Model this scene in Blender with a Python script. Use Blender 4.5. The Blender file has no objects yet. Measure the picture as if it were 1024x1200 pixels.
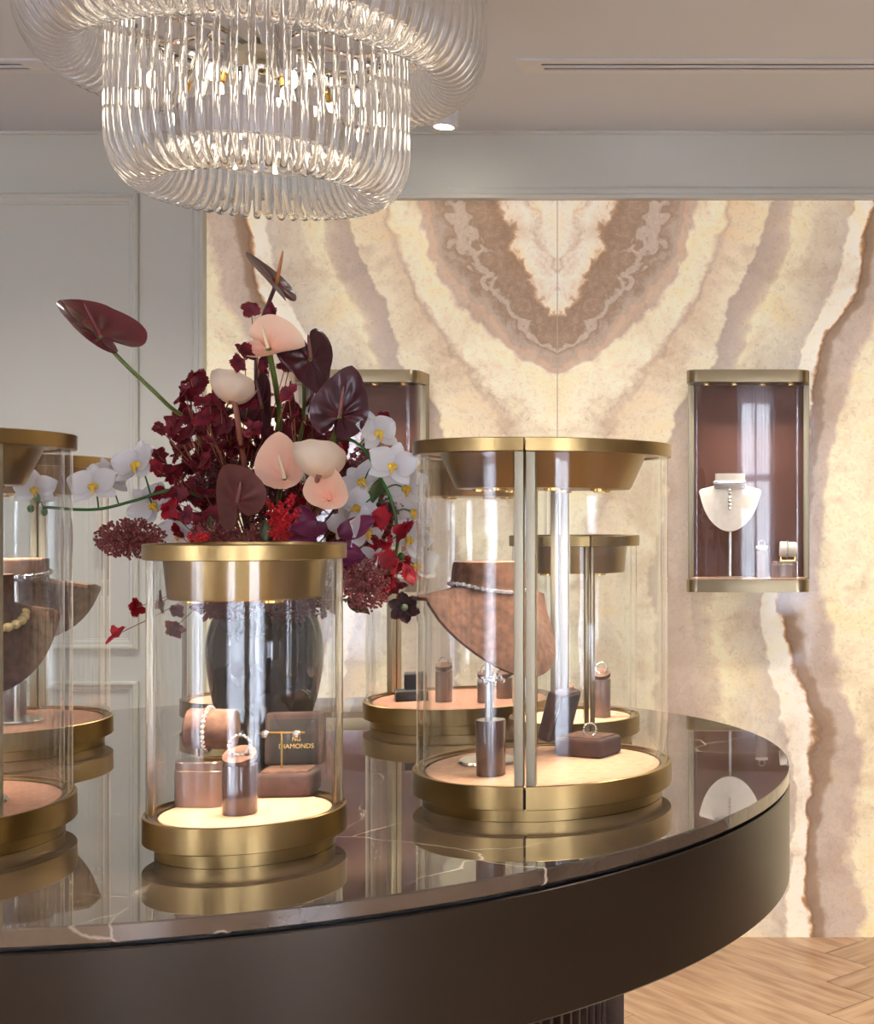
import bpy, bmesh, math, random
from mathutils import Vector, Matrix, noise
PI = math.pi
R = math.radians
random.seed(7)
scene = bpy.context.scene
COL = scene.collection
U = 0.42                      # metres per survey unit
F, VX, VY = 1586.0, 954.0, 607.3
EYE = 3.467 * U               # camera height
TAB = EYE - 1.0985 * U        # table top height
CEIL = EYE + 3.2 * U
WALL = 11.2 * U               # distance to the back wall


def W(px, py, Z):
    """photo pixel at survey depth Z -> point in the room (metres)"""
    return Vector(((px - VX) / F * Z * U, Z * U, EYE + (VY - py) / F * Z * U))


def onplane(px, py, below):
    """point seen at a pixel on the horizontal plane `below` units under the eye"""
    return W(px, py, below * F / (py - VY))


# ------------------------------------------------------------------ materials
def lin(c):
    return tuple(((v / 255) / 12.92 if v / 255 <= .04045 else ((v / 255 + .055) / 1.055) ** 2.4) for v in c[:3]) + (1,)


MATS = {}


def new_mat(name):
    m = bpy.data.materials.new(name)
    m.use_nodes = True
    nt = m.node_tree
    b = nt.nodes['Principled BSDF']
    MATS[name] = m
    return m, nt, b


def principled(name, rgb, rough=.5, metal=0, spec=.5, coat=0, noise_scale=None, noise_amt=.15, bump=0, sub=0, sheen=0,
               aniso=0, emit=0, ior=1.5, trans=0):
    m, nt, b = new_mat(name)
    b.inputs['Base Color'].default_value = lin(rgb)
    b.inputs['Roughness'].default_value = rough
    b.inputs['Metallic'].default_value = metal
    b.inputs['Specular IOR Level'].default_value = spec
    b.inputs['IOR'].default_value = ior
    b.inputs['Coat Weight'].default_value = coat
    b.inputs['Coat Roughness'].default_value = .05
    b.inputs['Sheen Weight'].default_value = sheen
    b.inputs['Transmission Weight'].default_value = trans
    if sub:
        b.inputs['Subsurface Weight'].default_value = sub
        b.inputs['Subsurface Radius'].default_value = (.012, .006, .004)
        b.inputs['Subsurface Scale'].default_value = 1
    if aniso:
        b.inputs['Anisotropic'].default_value = aniso
        t = nt.nodes.new('ShaderNodeTangent')
        t.direction_type = 'RADIAL'
        t.axis = 'Z'
        nt.links.new(t.outputs[0], b.inputs['Tangent'])
    if emit:
        b.inputs['Emission Color'].default_value = lin(rgb)
        b.inputs['Emission Strength'].default_value = emit
    if noise_scale:
        tc = nt.nodes.new('ShaderNodeTexCoord')
        n = nt.nodes.new('ShaderNodeTexNoise')
        n.inputs['Scale'].default_value = noise_scale
        n.inputs['Detail'].default_value = 6
        nt.links.new(tc.outputs['Object'], n.inputs['Vector'])
        mr = nt.nodes.new('ShaderNodeMapRange')
        mr.inputs['From Min'].default_value = .3
        mr.inputs['From Max'].default_value = .7
        mr.inputs['To Min'].default_value = 1 - noise_amt
        mr.inputs['To Max'].default_value = 1 + noise_amt
        nt.links.new(n.outputs['Fac'], mr.inputs['Value'])
        mx = nt.nodes.new('ShaderNodeVectorMath')
        mx.operation = 'SCALE'
        mx.inputs[0].default_value = lin(rgb)[:3]
        nt.links.new(mr.outputs[0], mx.inputs['Scale'])
        nt.links.new(mx.outputs[0], b.inputs['Base Color'])
        if bump:
            bp = nt.nodes.new('ShaderNodeBump')
            bp.inputs['Strength'].default_value = bump
            bp.inputs['Distance'].default_value = .002
            nt.links.new(n.outputs['Fac'], bp.inputs['Height'])
            nt.links.new(bp.outputs[0], b.inputs['Normal'])
    return m


def ramp(nt, stops, interp='LINEAR'):
    r = nt.nodes.new('ShaderNodeValToRGB')
    r.color_ramp.interpolation = interp
    el = r.color_ramp.elements
    while len(el) < len(stops):
        el.new(.5)
    for e, (p, c) in zip(el, sorted(stops, key=lambda s: s[0])):
        e.position = p
        e.color = lin(c)
    return r


def pane_glass(name, tint=(254, 255, 255)):
    m = bpy.data.materials.new(name)
    m.use_nodes = True
    nt = m.node_tree
    nt.nodes.remove(nt.nodes['Principled BSDF'])
    out = nt.nodes['Material Output']
    lw = nt.nodes.new('ShaderNodeLayerWeight')
    p = nt.nodes.new('ShaderNodeMath'); p.operation = 'POWER'; p.inputs[1].default_value = 5
    nt.links.new(lw.outputs['Facing'], p.inputs[0])
    lw.inputs['Blend'].default_value = .5
    mr = nt.nodes.new('ShaderNodeMapRange')
    mr.inputs['To Min'].default_value = .04
    mr.inputs['To Max'].default_value = 1
    nt.links.new(p.outputs[0], mr.inputs['Value'])
    t = nt.nodes.new('ShaderNodeBsdfTransparent'); t.inputs[0].default_value = lin(tint)
    g = nt.nodes.new('ShaderNodeBsdfGlossy'); g.inputs['Roughness'].default_value = .0
    g.inputs['Color'].default_value = (1, 1, 1, 1)
    mx = nt.nodes.new('ShaderNodeMixShader')
    nt.links.new(mr.outputs[0], mx.inputs[0])
    nt.links.new(t.outputs[0], mx.inputs[1])
    nt.links.new(g.outputs[0], mx.inputs[2])
    nt.links.new(mx.outputs[0], out.inputs['Surface'])
    MATS[name] = m
    return m


def solid_glass(name, rgb=(255, 255, 255), ior=1.48):
    m = bpy.data.materials.new(name)
    m.use_nodes = True
    nt = m.node_tree
    nt.nodes.remove(nt.nodes['Principled BSDF'])
    g = nt.nodes.new('ShaderNodeBsdfGlass')
    g.inputs['Color'].default_value = lin(rgb)
    g.inputs['Roughness'].default_value = .0
    g.inputs['IOR'].default_value = ior
    nt.links.new(g.outputs[0], nt.nodes['Material Output'].inputs['Surface'])
    MATS[name] = m
    return m


def emitter(name, rgb, s):
    m = bpy.data.materials.new(name)
    m.use_nodes = True
    nt = m.node_tree
    nt.nodes.remove(nt.nodes['Principled BSDF'])
    e = nt.nodes.new('ShaderNodeEmission')
    e.inputs[0].default_value = lin(rgb)
    e.inputs[1].default_value = s
    nt.links.new(e.outputs[0], nt.nodes['Material Output'].inputs['Surface'])
    MATS[name] = m
    return m


M_WALL = principled('wall_paint', (205, 207, 197), .6)
M_CEIL = principled('ceiling_paint', (216, 224, 236), .75)
M_ROOM = principled('room_paint', (186, 180, 172), .7)
M_BRASS = principled('brushed_brass', (156, 130, 84), .28, 1, aniso=.55, noise_scale=9, noise_amt=.04)
M_BRASS_FLAT = principled('satin_brass', (158, 142, 112), .3, 1)
M_GOLD = principled('polished_gold', (226, 184, 104), .18, 1)
M_LETTER = principled('gilt_lettering', (232, 190, 110), .5, .3)
M_CHAMP = principled('champagne_steel', (172, 164, 142), .48, 1)
M_CHROME = principled('chrome', (228, 226, 222), .07, 1)
M_DARKGAP = principled('dark_gap', (14, 12, 10), .8)
M_FASCIA = principled('bronze_lacquer', (54, 46, 37), .30, .7, spec=.5, coat=.0)
M_SUEDE = principled('brown_suede', (98, 66, 50), .9, sheen=.04, noise_scale=75, noise_amt=.5, bump=.5)
M_SUEDE_DK = principled('dark_suede', (72, 50, 44), .9, sheen=.08, noise_scale=60, noise_amt=.35, bump=.3)
M_SUEDE_IN = principled('black_velvet', (34, 28, 27), .7, sheen=.2)
M_CREAM = principled('cream_suede', (238, 226, 212), .8, sheen=.05, noise_scale=50, noise_amt=.06, bump=.1)
M_PAD = principled('tan_suede_pad', (214, 166, 132), .9, sheen=.05, noise_scale=60, noise_amt=.12, bump=.2)
M_PAD2 = principled('rose_suede_pad', (176, 126, 102), .9, sheen=.05, noise_scale=60, noise_amt=.12, bump=.2)
M_TAUPE = principled('taupe_lacquer', (134, 108, 96), .22, coat=.5)
M_BRNLAC = principled('brown_lacquer', (84, 62, 54), .14, coat=.7)
M_LEATHER = principled('brown_leather', (92, 52, 38), .6, noise_scale=12, noise_amt=.06)
M_DIAMOND = principled('diamond', (246, 248, 252), .04, .85)
M_PEARL = principled('gold_pearl', (236, 212, 150), .2, .35, coat=.8)
M_STEEL = principled('pale_steel', (214, 210, 202), .22, 1)
M_BLACK = principled('black_glaze', (16, 16, 18), .07, coat=.6)
M_PANE = pane_glass('case_glass')
M_TUBE = solid_glass('crystal_tube')
M_LED = emitter('led', (255, 240, 215), 9)
M_BULB = emitter('bulb', (255, 238, 214), 9)
M_SPOT = emitter('spot_lamp', (255, 240, 220), 60)
M_STEM = principled('green_stem', (92, 108, 42), .4)
M_STEM_DK = principled('orchid_stem', (44, 96, 34), .35)
M_STEM_RED = principled('red_stem', (140, 82, 62), .45)
M_STEM_BRN = principled('brown_stem', (70, 36, 36), .5)
M_TWIG = principled('tan_twig', (150, 98, 62), .6)
M_LEAF = principled('green_leaf', (72, 84, 42), .35)
M_TREE = principled('skimmia', (142, 70, 68), .6)
M_TREE_DK = principled('skimmia_dark', (92, 38, 44), .65)
M_REDB = principled('red_blooms', (196, 18, 28), .5, sub=.1)


def petal(name, rgb, rough=.4, sub=.12, edge=None, coat=0, veins=0, bumpk=.0):
    m, nt, b = new_mat(name)
    b.inputs['Roughness'].default_value = rough
    b.inputs['Coat Weight'].default_value = coat
    b.inputs['Coat Roughness'].default_value = .12
    b.inputs['Specular IOR Level'].default_value = .5 if coat >= .5 else .25
    b.inputs['Subsurface Weight'].default_value = sub
    b.inputs['Subsurface Radius'].default_value = (.01, .005, .004)
    b.inputs['Subsurface Scale'].default_value = 1
    at = nt.nodes.new('ShaderNodeAttribute'); at.attribute_name = 'tone'
    tc = nt.nodes.new('ShaderNodeTexCoord')
    n = nt.nodes.new('ShaderNodeTexNoise'); n.inputs['Scale'].default_value = 60; n.inputs['Detail'].default_value = 4
    nt.links.new(tc.outputs['Object'], n.inputs['Vector'])
    add = nt.nodes.new('ShaderNodeMath'); add.operation = 'MULTIPLY_ADD'; add.inputs[1].default_value = .18
    nt.links.new(n.outputs['Fac'], add.inputs[0]); nt.links.new(at.outputs['Fac'], add.inputs[2])
    rp = ramp(nt, [(.05, edge or rgb), (.6, rgb), (1.0, tuple(min(255, int(v * 1.08 + 6)) for v in rgb))])
    nt.links.new(add.outputs[0], rp.inputs[0]); nt.links.new(rp.outputs[0], b.inputs['Base Color'])
    return m


P_MAROON = petal('anthurium_maroon', (84, 22, 24), .16, .0, edge=(118, 44, 34), coat=.5)
P_CHOC = petal('anthurium_chocolate', (54, 18, 22), .3, .0, edge=(76, 18, 26), coat=.15)
P_BROWN = petal('anthurium_brown', (84, 42, 36), .36, .0, edge=(124, 42, 38), coat=.1)
P_PINK = petal('anthurium_pink', (250, 190, 160), .42, .25, edge=(240, 150, 126))
P_PEACH = petal('anthurium_peach', (244, 184, 156), .42, .25, edge=(228, 158, 138))
P_CREAM = petal('anthurium_cream', (240, 208, 178), .45, .25, edge=(236, 190, 150))
P_WHITE = petal('orchid_white', (242, 238, 236), .5, .25, edge=(228, 220, 222))
P_BURG = petal('burgundy_petal', (98, 15, 27), .55, .08, edge=(60, 9, 18))
P_RED = petal('crimson_petal', (140, 12, 26), .5, .1, edge=(118, 8, 22))
P_PURPLE = petal('aubergine_petal', (98, 34, 62), .4, .08, edge=(62, 16, 40))
P_BLACKF = petal('black_petal', (48, 18, 20), .5, .0, edge=(30, 12, 14))
M_SPX_CREAM = principled('spadix_cream', (244, 222, 180), .5, sub=.1)
M_SPX_PINK = principled('spadix_pink', (238, 160, 126), .5, sub=.1)
M_SPX_DK = principled('spadix_dark', (130, 84, 76), .5)
M_SPX_RED = principled('spadix_red', (120, 28, 36), .4)
M_SPX_AMB = principled('spadix_amber', (170, 104, 40), .5)
M_YEL = principled('orchid_lip', (236, 196, 70), .5)
M_GREENEYE = principled('flower_eye', (120, 132, 96), .6)


# ------------------------------------------------------------------ geometry helpers
class G:
    """collects vertices and faces of one part"""

    def __init__(self):
        self.v, self.f, self.tone = [], [], None

    def add(self, vs, fs):
        k = len(self.v)
        self.v += [Vector(a) for a in vs]
        self.f += [tuple(i + k for i in f) for f in fs]
        return self

    def box(self, c, s, rot=None):
        x, y, z = s[0] / 2, s[1] / 2, s[2] / 2
        vs = [Vector(p) for p in ((-x, -y, -z), (x, -y, -z), (x, y, -z), (-x, y, -z), (-x, -y, z), (x, -y, z), (x, y, z), (-x, y, z))]
        if rot is not None:
            vs = [rot @ p for p in vs]
        return self.add([p + Vector(c) for p in vs], [(0, 3, 2, 1), (4, 5, 6, 7), (0, 1, 5, 4), (1, 2, 6, 5), (2, 3, 7, 6), (3, 0, 4, 7)])

    def rbox(self, c, s, bev, rot=None, seg=3):
        bm = bmesh.new()
        bmesh.ops.create_cube(bm, size=1)
        for v in bm.verts:
            v.co = Vector((v.co.x * s[0], v.co.y * s[1], v.co.z * s[2]))
        bmesh.ops.bevel(bm, geom=bm.edges[:], offset=bev, segments=seg, affect='EDGES', profile=.5)
        bm.verts.index_update()
        vs = [(rot @ v.co if rot is not None else v.co) + Vector(c) for v in bm.verts]
        fs = [tuple(v.index for v in f.verts) for f in bm.faces]
        bm.free()
        return self.add(vs, fs)

    def lathe(self, prof, seg=64, a0=0, a1=2 * PI, c=(0, 0, 0), m=None, closed=False):
        """revolve (r, z) points; closed joins last profile point to first"""
        full = abs(a1 - a0 - 2 * PI) < 1e-6
        n = len(prof)
        cols = seg if full else seg + 1
        vs = []
        for i in range(cols):
            a = a0 + (a1 - a0) * i / seg
            for r, z in prof:
                p = Vector((r * math.cos(a), r * math.sin(a), z))
                vs.append((m @ p if m is not None else p) + Vector(c))
        fs = []
        for i in range(seg):
            j = (i + 1) % cols
            for k in range(n if closed else n - 1):
                k2 = (k + 1) % n
                q = (i * n + k, j * n + k, j * n + k2, i * n + k2)
                fs.append(q)
        if closed and not full:
            fs.append(tuple(range(n)))
            fs.append(tuple(reversed([seg * n + k for k in range(n)])))
        return self.add(vs, fs)

    def tube(self, pts, rad, seg=8, cap=True):
        pts = [Vector(p) for p in pts]
        n = len(pts)
        rads = rad if isinstance(rad, (list, tuple)) else [rad] * n
        vs, fs = [], []
        t0 = (pts[1] - pts[0]).normalized()
        up = Vector((0, 0, 1)) if abs(t0.z) < .9 else Vector((1, 0, 0))
        nrm = t0.cross(up).normalized()
        for i in range(n):
            t = (pts[min(i + 1, n - 1)] - pts[max(i - 1, 0)]).normalized()
            nrm = (nrm - t * nrm.dot(t)).normalized()
            b = t.cross(nrm)
            for k in range(seg):
                a = 2 * PI * k / seg
                vs.append(pts[i] + (nrm * math.cos(a) + b * math.sin(a)) * rads[i])
        for i in range(n - 1):
            for k in range(seg):
                k2 = (k + 1) % seg
                fs.append((i * seg + k, i * seg + k2, (i + 1) * seg + k2, (i + 1) * seg + k))
        if cap:
            fs.append(tuple(reversed(range(seg))))
            fs.append(tuple((n - 1) * seg + k for k in range(seg)))
        return self.add(vs, fs)

    def ball(self, c, r, seg=10, rings=6, m=None):
        vs, fs = [], []
        rr = r if isinstance(r, (tuple, list)) else (r, r, r)
        vs.append(Vector((0, 0, -rr[2])))
        for i in range(1, rings):
            a = -PI / 2 + PI * i / rings
            for k in range(seg):
                b = 2 * PI * k / seg
                vs.append(Vector((rr[0] * math.cos(a) * math.cos(b), rr[1] * math.cos(a) * math.sin(b), rr[2] * math.sin(a))))
        vs.append(Vector((0, 0, rr[2])))
        L = len(vs) - 1
        for k in range(seg):
            k2 = (k + 1) % seg
            fs.append((0, 1 + k2, 1 + k))
            fs.append((L, L - seg + k, L - seg + k2))
            for i in range(rings - 2):
                fs.append((1 + i * seg + k, 1 + i * seg + k2, 1 + (i + 1) * seg + k2, 1 + (i + 1) * seg + k))
        vs = [(m @ p if m is not None else p) + Vector(c) for p in vs]
        return self.add(vs, fs)

    def prism(self, outline, z0, z1, c=(0, 0, 0), m=None, bev=0):
        """upright prism of an (x, y) outline with a small top bevel"""
        n = len(outline)
        rows = [(0, z0), (0, z1 - bev), (bev, z1)] if bev else [(0, z0), (0, z1)]
        cx = sum(p[0] for p in outline) / n; cy = sum(p[1] for p in outline) / n
        vs = []
        for ins, z in rows:
            for x, y in outline:
                d = math.hypot(x - cx, y - cy)
                k = 1 - ins / d if d else 1
                p = Vector((cx + (x - cx) * k, cy + (y - cy) * k, z))
                vs.append((m @ p if m is not None else p) + Vector(c))
        fs = []
        for j in range(len(rows) - 1):
            for i in range(n):
                i2 = (i + 1) % n
                fs.append((j * n + i, j * n + i2, (j + 1) * n + i2, (j + 1) * n + i))
        fs.append(tuple(reversed(range(n))))
        fs.append(tuple((len(rows) - 1) * n + i for i in range(n)))
        return self.add(vs, fs)

    def sheet(self, grid, thick, nrm=None):
        """closed skin of a grid of points (rows x cols) with thickness"""
        rows, cols = len(grid), len(grid[0])
        pts = [p for r in grid for p in r]
        N = []
        for i in range(rows):
            for j in range(cols):
                a = grid[min(i + 1, rows - 1)][j] - grid[max(i - 1, 0)][j]
                b = grid[i][min(j + 1, cols - 1)] - grid[i][max(j - 1, 0)]
                q = a.cross(b)
                N.append(q.normalized() if q.length > 1e-12 else Vector((0, 0, 1)))
        top = [p + n * thick / 2 for p, n in zip(pts, N)]
        bot = [p - n * thick / 2 for p, n in zip(pts, N)]
        T = len(pts)
        fs = []
        I = lambda i, j: i * cols + j
        for i in range(rows - 1):
            for j in range(cols - 1):
                fs.append((I(i, j), I(i + 1, j), I(i + 1, j + 1), I(i, j + 1)))
                fs.append((T + I(i, j), T + I(i, j + 1), T + I(i + 1, j + 1), T + I(i + 1, j)))
        bd = [I(0, j) for j in range(cols)] + [I(i, cols - 1) for i in range(1, rows)] + [I(rows - 1, j) for j in range(cols - 2, -1, -1)] + [I(i, 0) for i in range(rows - 2, 0, -1)]
        for a, b in zip(bd, bd[1:] + bd[:1]):
            fs.append((a, b, T + b, T + a))
        return self.add(top + bot, fs)

    def mesh(self, name, mat, smooth=True, angle=35):
        me = bpy.data.meshes.new(name)
        me.from_pydata([tuple(p) for p in self.v], [], self.f)
        me.update()
        bm = bmesh.new(); bm.from_mesh(me)
        bmesh.ops.recalc_face_normals(bm, faces=bm.faces[:])
        bm.to_mesh(me); bm.free()
        if self.tone:
            at = me.attributes.new('tone', 'FLOAT', 'POINT')
            at.data.foreach_set('value', self.tone)
        if smooth:
            me.polygons.foreach_set('use_smooth', [True] * len(me.polygons))
            me.set_sharp_from_angle(angle=R(angle))
        me.materials.append(mat)
        return me


def link(name, me, parent=None, loc=(0, 0, 0), rot=None):
    o = bpy.data.objects.new(name, me)
    COL.objects.link(o)
    o.location = loc
    if rot is not None:
        o.rotation_euler = rot
    if parent is not None:
        o.parent = parent
    return o


def part(name, g, mat, parent, smooth=True, angle=35, label=None, loc=(0, 0, 0), rot=None):
    o = link(name, g.mesh(name, mat, smooth, angle), parent, loc, rot)
    if label:
        o['label'] = label
    return o


def thing(name, label, cat, loc=(0, 0, 0), rot=None, group=None):
    o = link(name, None, None, loc, rot)
    o.empty_display_size = .05
    o['label'] = label
    o['category'] = cat
    if group:
        o['group'] = group
    return o


def struct(name, g, mat, smooth=False, label=None, angle=35):
    o = link(name, g.mesh(name, mat, smooth, angle))
    o['kind'] = 'structure'
    if label:
        o['label'] = label
    return o


def frame_from(normal, up):
    """matrix whose Z is normal and whose Y is close to up"""
    z = Vector(normal).normalized()
    y = Vector(up)
    y = (y - z * y.dot(z)).normalized()
    x = y.cross(z)
    return Matrix((x, y, z)).transposed()


def cam_dir(v):
    """(right, up, towards camera) -> room vector"""
    return Vector((v[0], -v[2], v[1]))


def smoothpath(pts, n=10):
    pts = [Vector(p) for p in pts]
    P = [pts[0] * 2 - pts[1]] + pts + [pts[-1] * 2 - pts[-2]]
    out = []
    for i in range(1, len(P) - 2):
        for k in range(n):
            t = k / n
            a, b, c, d = P[i - 1], P[i], P[i + 1], P[i + 2]
            out.append(.5 * ((2 * b) + (c - a) * t + (2 * a - 5 * b + 4 * c - d) * t * t + (3 * b - a - 3 * c + d) * t ** 3))
    out.append(pts[-1])
    return out


def interp(tab, x):
    if x <= tab[0][0]:
        return tab[0][1]
    for (a, b), (c, d) in zip(tab, tab[1:]):
        if x <= c:
            return b + (d - b) * (x - a) / (c - a)
    return tab[-1][1]


# ================================================================== the room
XL, XR, YB = -6.0, 5.2, -3.0
T = .12
# --- oak herringbone floor: one mesh, planks carry a tone and a grain direction
m, nt, b = new_mat('oak_herringbone')
uv = nt.nodes.new('ShaderNodeUVMap'); uv.uv_map = 'grain'
mp = nt.nodes.new('ShaderNodeMapping'); mp.inputs['Scale'].default_value = (1.6, 15, 1)
nt.links.new(uv.outputs[0], mp.inputs[0])
n1 = nt.nodes.new('ShaderNodeTexNoise'); n1.inputs['Scale'].default_value = 2.2; n1.inputs['Detail'].default_value = 8; n1.inputs['Distortion'].default_value = .6
nt.links.new(mp.outputs[0], n1.inputs['Vector'])
rp = ramp(nt, [(.25, (150, 112, 82)), (.45, (182, 144, 110)), (.6, (196, 162, 128)), (.78, (206, 174, 140))])
nt.links.new(n1.outputs['Fac'], rp.inputs[0])
at = nt.nodes.new('ShaderNodeAttribute'); at.attribute_name = 'tone'
hs = nt.nodes.new('ShaderNodeVectorMath'); hs.operation = 'SCALE'
nt.links.new(rp.outputs[0], hs.inputs[0]); nt.links.new(at.outputs['Fac'], hs.inputs['Scale'])
nt.links.new(hs.outputs[0], b.inputs['Base Color'])
b.inputs['Roughness'].default_value = .38
M_OAK = m
pl_w, pl_l = .20, 1.0
me = bpy.data.meshes.new('floor')
vs, fs, uvs, tones = [], [], [], []
rng = random.Random(3)
c45 = math.sqrt(.5)


def in_room(x, y):
    return XL - .5 < x < XR + .5 and YB - .5 < y < WALL + .5


nn = 5
for i in range(-60, 60):
    for j in range(-14, 14):
        for kind in (0, 1):
            # herringbone lattice: horizontal plank at (i*w + j*2l.., i*w) and a vertical one beside it
            ox, oy = i * pl_w + j * 2 * pl_l, i * pl_w
            if kind == 0:
                q = [(ox, oy), (ox + pl_l, oy), (ox + pl_l, oy + pl_w), (ox, oy + pl_w)]
            else:
                q = [(ox + pl_l, oy - pl_l + pl_w), (ox + pl_l + pl_w, oy - pl_l + pl_w), (ox + pl_l + pl_w, oy + pl_w), (ox + pl_l, oy + pl_w)]
            q = [((x - y) * c45 + .18, (x + y) * c45 + 1.0) for x, y in q]
            if not any(in_room(*p) for p in q):
                continue
            k = len(vs)
            g_ = .0006
            cx = sum(p[0] for p in q) / 4; cy = sum(p[1] for p in q) / 4
            vs += [(cx + (p[0] - cx) * (1 - g_ / .1), cy + (p[1] - cy) * (1 - g_ / .4), 0) for p in q]
            fs.append((k, k + 1, k + 2, k + 3))
            o1, o2 = rng.uniform(0, 50), rng.uniform(0, 50)
            uu = [(0, 0), (pl_l, 0), (pl_l, pl_w), (0, pl_w)] if kind == 0 else [(0, 0), (0, pl_w), (pl_l, pl_w), (pl_l, 0)]
            uvs += [(a + o1, c_ + o2) for a, c_ in uu]
            tones += [rng.uniform(.86, 1.1)] * 4
k = len(vs)
vs += [(XL, YB, -.003), (XR, YB, -.003), (XR, WALL, -.003), (XL, WALL, -.003)]
fs.append((k, k + 1, k + 2, k + 3)); uvs += [(0, 0)] * 4; tones += [.35] * 4
me.from_pydata(vs, [], fs)
ul = me.uv_layers.new(name='grain')
for lp, c_ in zip(ul.data, uvs):
    lp.uv = c_
at_ = me.attributes.new('tone', 'FLOAT', 'POINT'); at_.data.foreach_set('value', tones)
me.materials.append(M_OAK)
o = link('floor', me); o['kind'] = 'structure'

g = G().box(((XL + XR) / 2, (YB + WALL) / 2, CEIL + T / 2), (XR - XL + 2 * T, WALL - YB + 2 * T, T)); struct('ceiling', g, M_CEIL)
# back wall: grey boarding with the onyx slab let into it
px2x = lambda px: (px - VX) / F * WALL
py2z = lambda py: EYE + (VY - py) / F * WALL
OX0, OX1, OZ1 = px2x(242), 3.2, py2z(235)
g = G()
g.box(((XL + OX0) / 2, WALL + T / 2, CEIL / 2), (OX0 - XL, T, CEIL))
g.box(((OX0 + OX1) / 2, WALL + T / 2, (OZ1 + CEIL) / 2), (OX1 - OX0, T, CEIL - OZ1))
g.box(((XR + OX1) / 2, WALL + T / 2, CEIL / 2), (XR - OX1, T, CEIL))
struct('wall_back', g, M_WALL)
struct('wall_left', G().box((XL - T / 2, (YB + WALL) / 2, CEIL / 2), (T, WALL - YB, CEIL)), M_ROOM)
struct('wall_right', G().box((XR + T / 2, (YB + WALL) / 2, CEIL / 2), (T, WALL - YB, CEIL)), M_ROOM)

# mouldings: a stepped picture-frame profile swept round a rectangle
def moulding(name, x0, x1, z0, z1, prof, sides='ltrb'):
    """prof: list of (inset from outer edge, depth out of the wall)"""
    g = G()
    rings = []
    for ins, dep in prof:
        rings.append([Vector((x0 + ins, WALL - dep, z0 + ins)), Vector((x1 - ins, WALL - dep, z0 + ins)), Vector((x1 - ins, WALL - dep, z1 - ins)), Vector((x0 + ins, WALL - dep, z1 - ins))])
    vs = [p for r_ in rings for p in r_]
    fs = []
    segs = {'b': 0, 'r': 1, 't': 2, 'l': 3}
    for a in range(len(rings) - 1):
        for s in sides:
            k = segs[s]; k2 = (k + 1) % 4
            fs.append((a * 4 + k, a * 4 + k2, a * 4 + 4 + k2, a * 4 + 4 + k))
    g.add(vs, fs)
    return struct(name, g, M_WALL)


PR = [(0, 0), (0, .012), (.006, .017), (.012, .017), (.018, .010), (.028, .010), (.032, .006), (.036, .006), (.038, 0)]
moulding('trim_1', px2x(-420), px2x(163), py2z(761), py2z(227), PR)
moulding('trim_2', px2x(-420), px2x(163), py2z(1010), py2z(798), PR)
PO = [(0, 0), (0, .010), (.010, .016), (.024, .016), (.030, .022), (.042, .022), (.046, 0)]
moulding('trim_3', OX0 - .046, OX1 + .046, -.05, OZ1 + .046, PO, 'ltr')
g = G().box(((XL + OX0) / 2 - .03, WALL - .008, .06), (OX0 - XL - .06, .016, .12)); struct('baseboard_back', g, M_WALL)
g = G().box(((XL + XR) / 2, WALL - .004, CEIL - .004), (XR - XL, .012, .012)); struct('trim_4', g, M_WALL)

# --- onyx: book-matched slabs; contour table in photo pixels (u = distance from the joint)
CON = [
    [(235, 73), (300, 46), (350, 24), (375, 0), (430, -55)],
    [(235, 148), (270, 137), (300, 125), (330, 112), (355, 80), (385, 60), (405, 40), (418, 0), (460, -45)],
    [(235, 166), (270, 154), (300, 142), (350, 124), (378, 100), (400, 72), (418, 50), (436, 0), (480, -50)],
    [(235, 210), (300, 182), (350, 162), (400, 138), (430, 112), (480, 80), (560, 58), (700, 36), (1100, 24)],
    [(235, 255), (300, 228), (350, 205), (400, 192), (430, 177), (480, 140), (560, 122), (700, 112), (850, 120), (1100, 112)],
    [(235, 284), (300, 272), (350, 244), (400, 222), (430, 208), (480, 180), (560, 178), (700, 184), (800, 200), (850, 196), (1100, 190)],
    [(235, 347), (300, 336), (350, 317), (380, 300), (400, 285), (430, 279), (560, 258), (700, 239), (800, 255), (850, 267), (900, 277), (950, 277), (1050, 272), (1100, 270)],
    [(235, 371), (270, 362), (300, 358), (350, 345), (375, 328), (400, 310), (430, 302), (500, 296), (600, 280), (700, 262), (750, 270), (800, 288), (850, 298), (900, 300), (950, 294), (1000, 293), (1050, 298), (1100, 300)],
]
CON.append([(y, u + (16 if y < 840 or y > 930 else 26)) for y, u in CON[7]])
CON.append([(235, 430), (350, 398), (430, 357), (500, 327), (600, 312), (700, 309), (800, 337), (850, 347), (900, 360), (1000, 351), (1100, 366)])
CON.append([(235, 520), (350, 500), (430, 470), (600, 440), (800, 430), (900, 450), (1100, 440)])


def onyx_field(px, py):
    u = abs(px - 653)
    q = Vector((u * .011, py * .011, 0))
    u += noise.fractal(q, 1.0, 2.0, 4) * 9 + noise.noise(q * 6) * 2.2
    y = py + noise.fractal(q + Vector((9, 4, 2)), 1.0, 2.0, 4) * 11
    cs = [interp(c, y) for c in CON]
    if u < cs[0]:
        return max(0.0, 1 - (cs[0] - u) / 90.0)
    for k in range(len(cs) - 1):
        if u < cs[k + 1]:
            return k + 1 + (u - cs[k]) / max(cs[k + 1] - cs[k], 1e-3)
    return 11.0


NX, NZ = 330, 360
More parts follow.
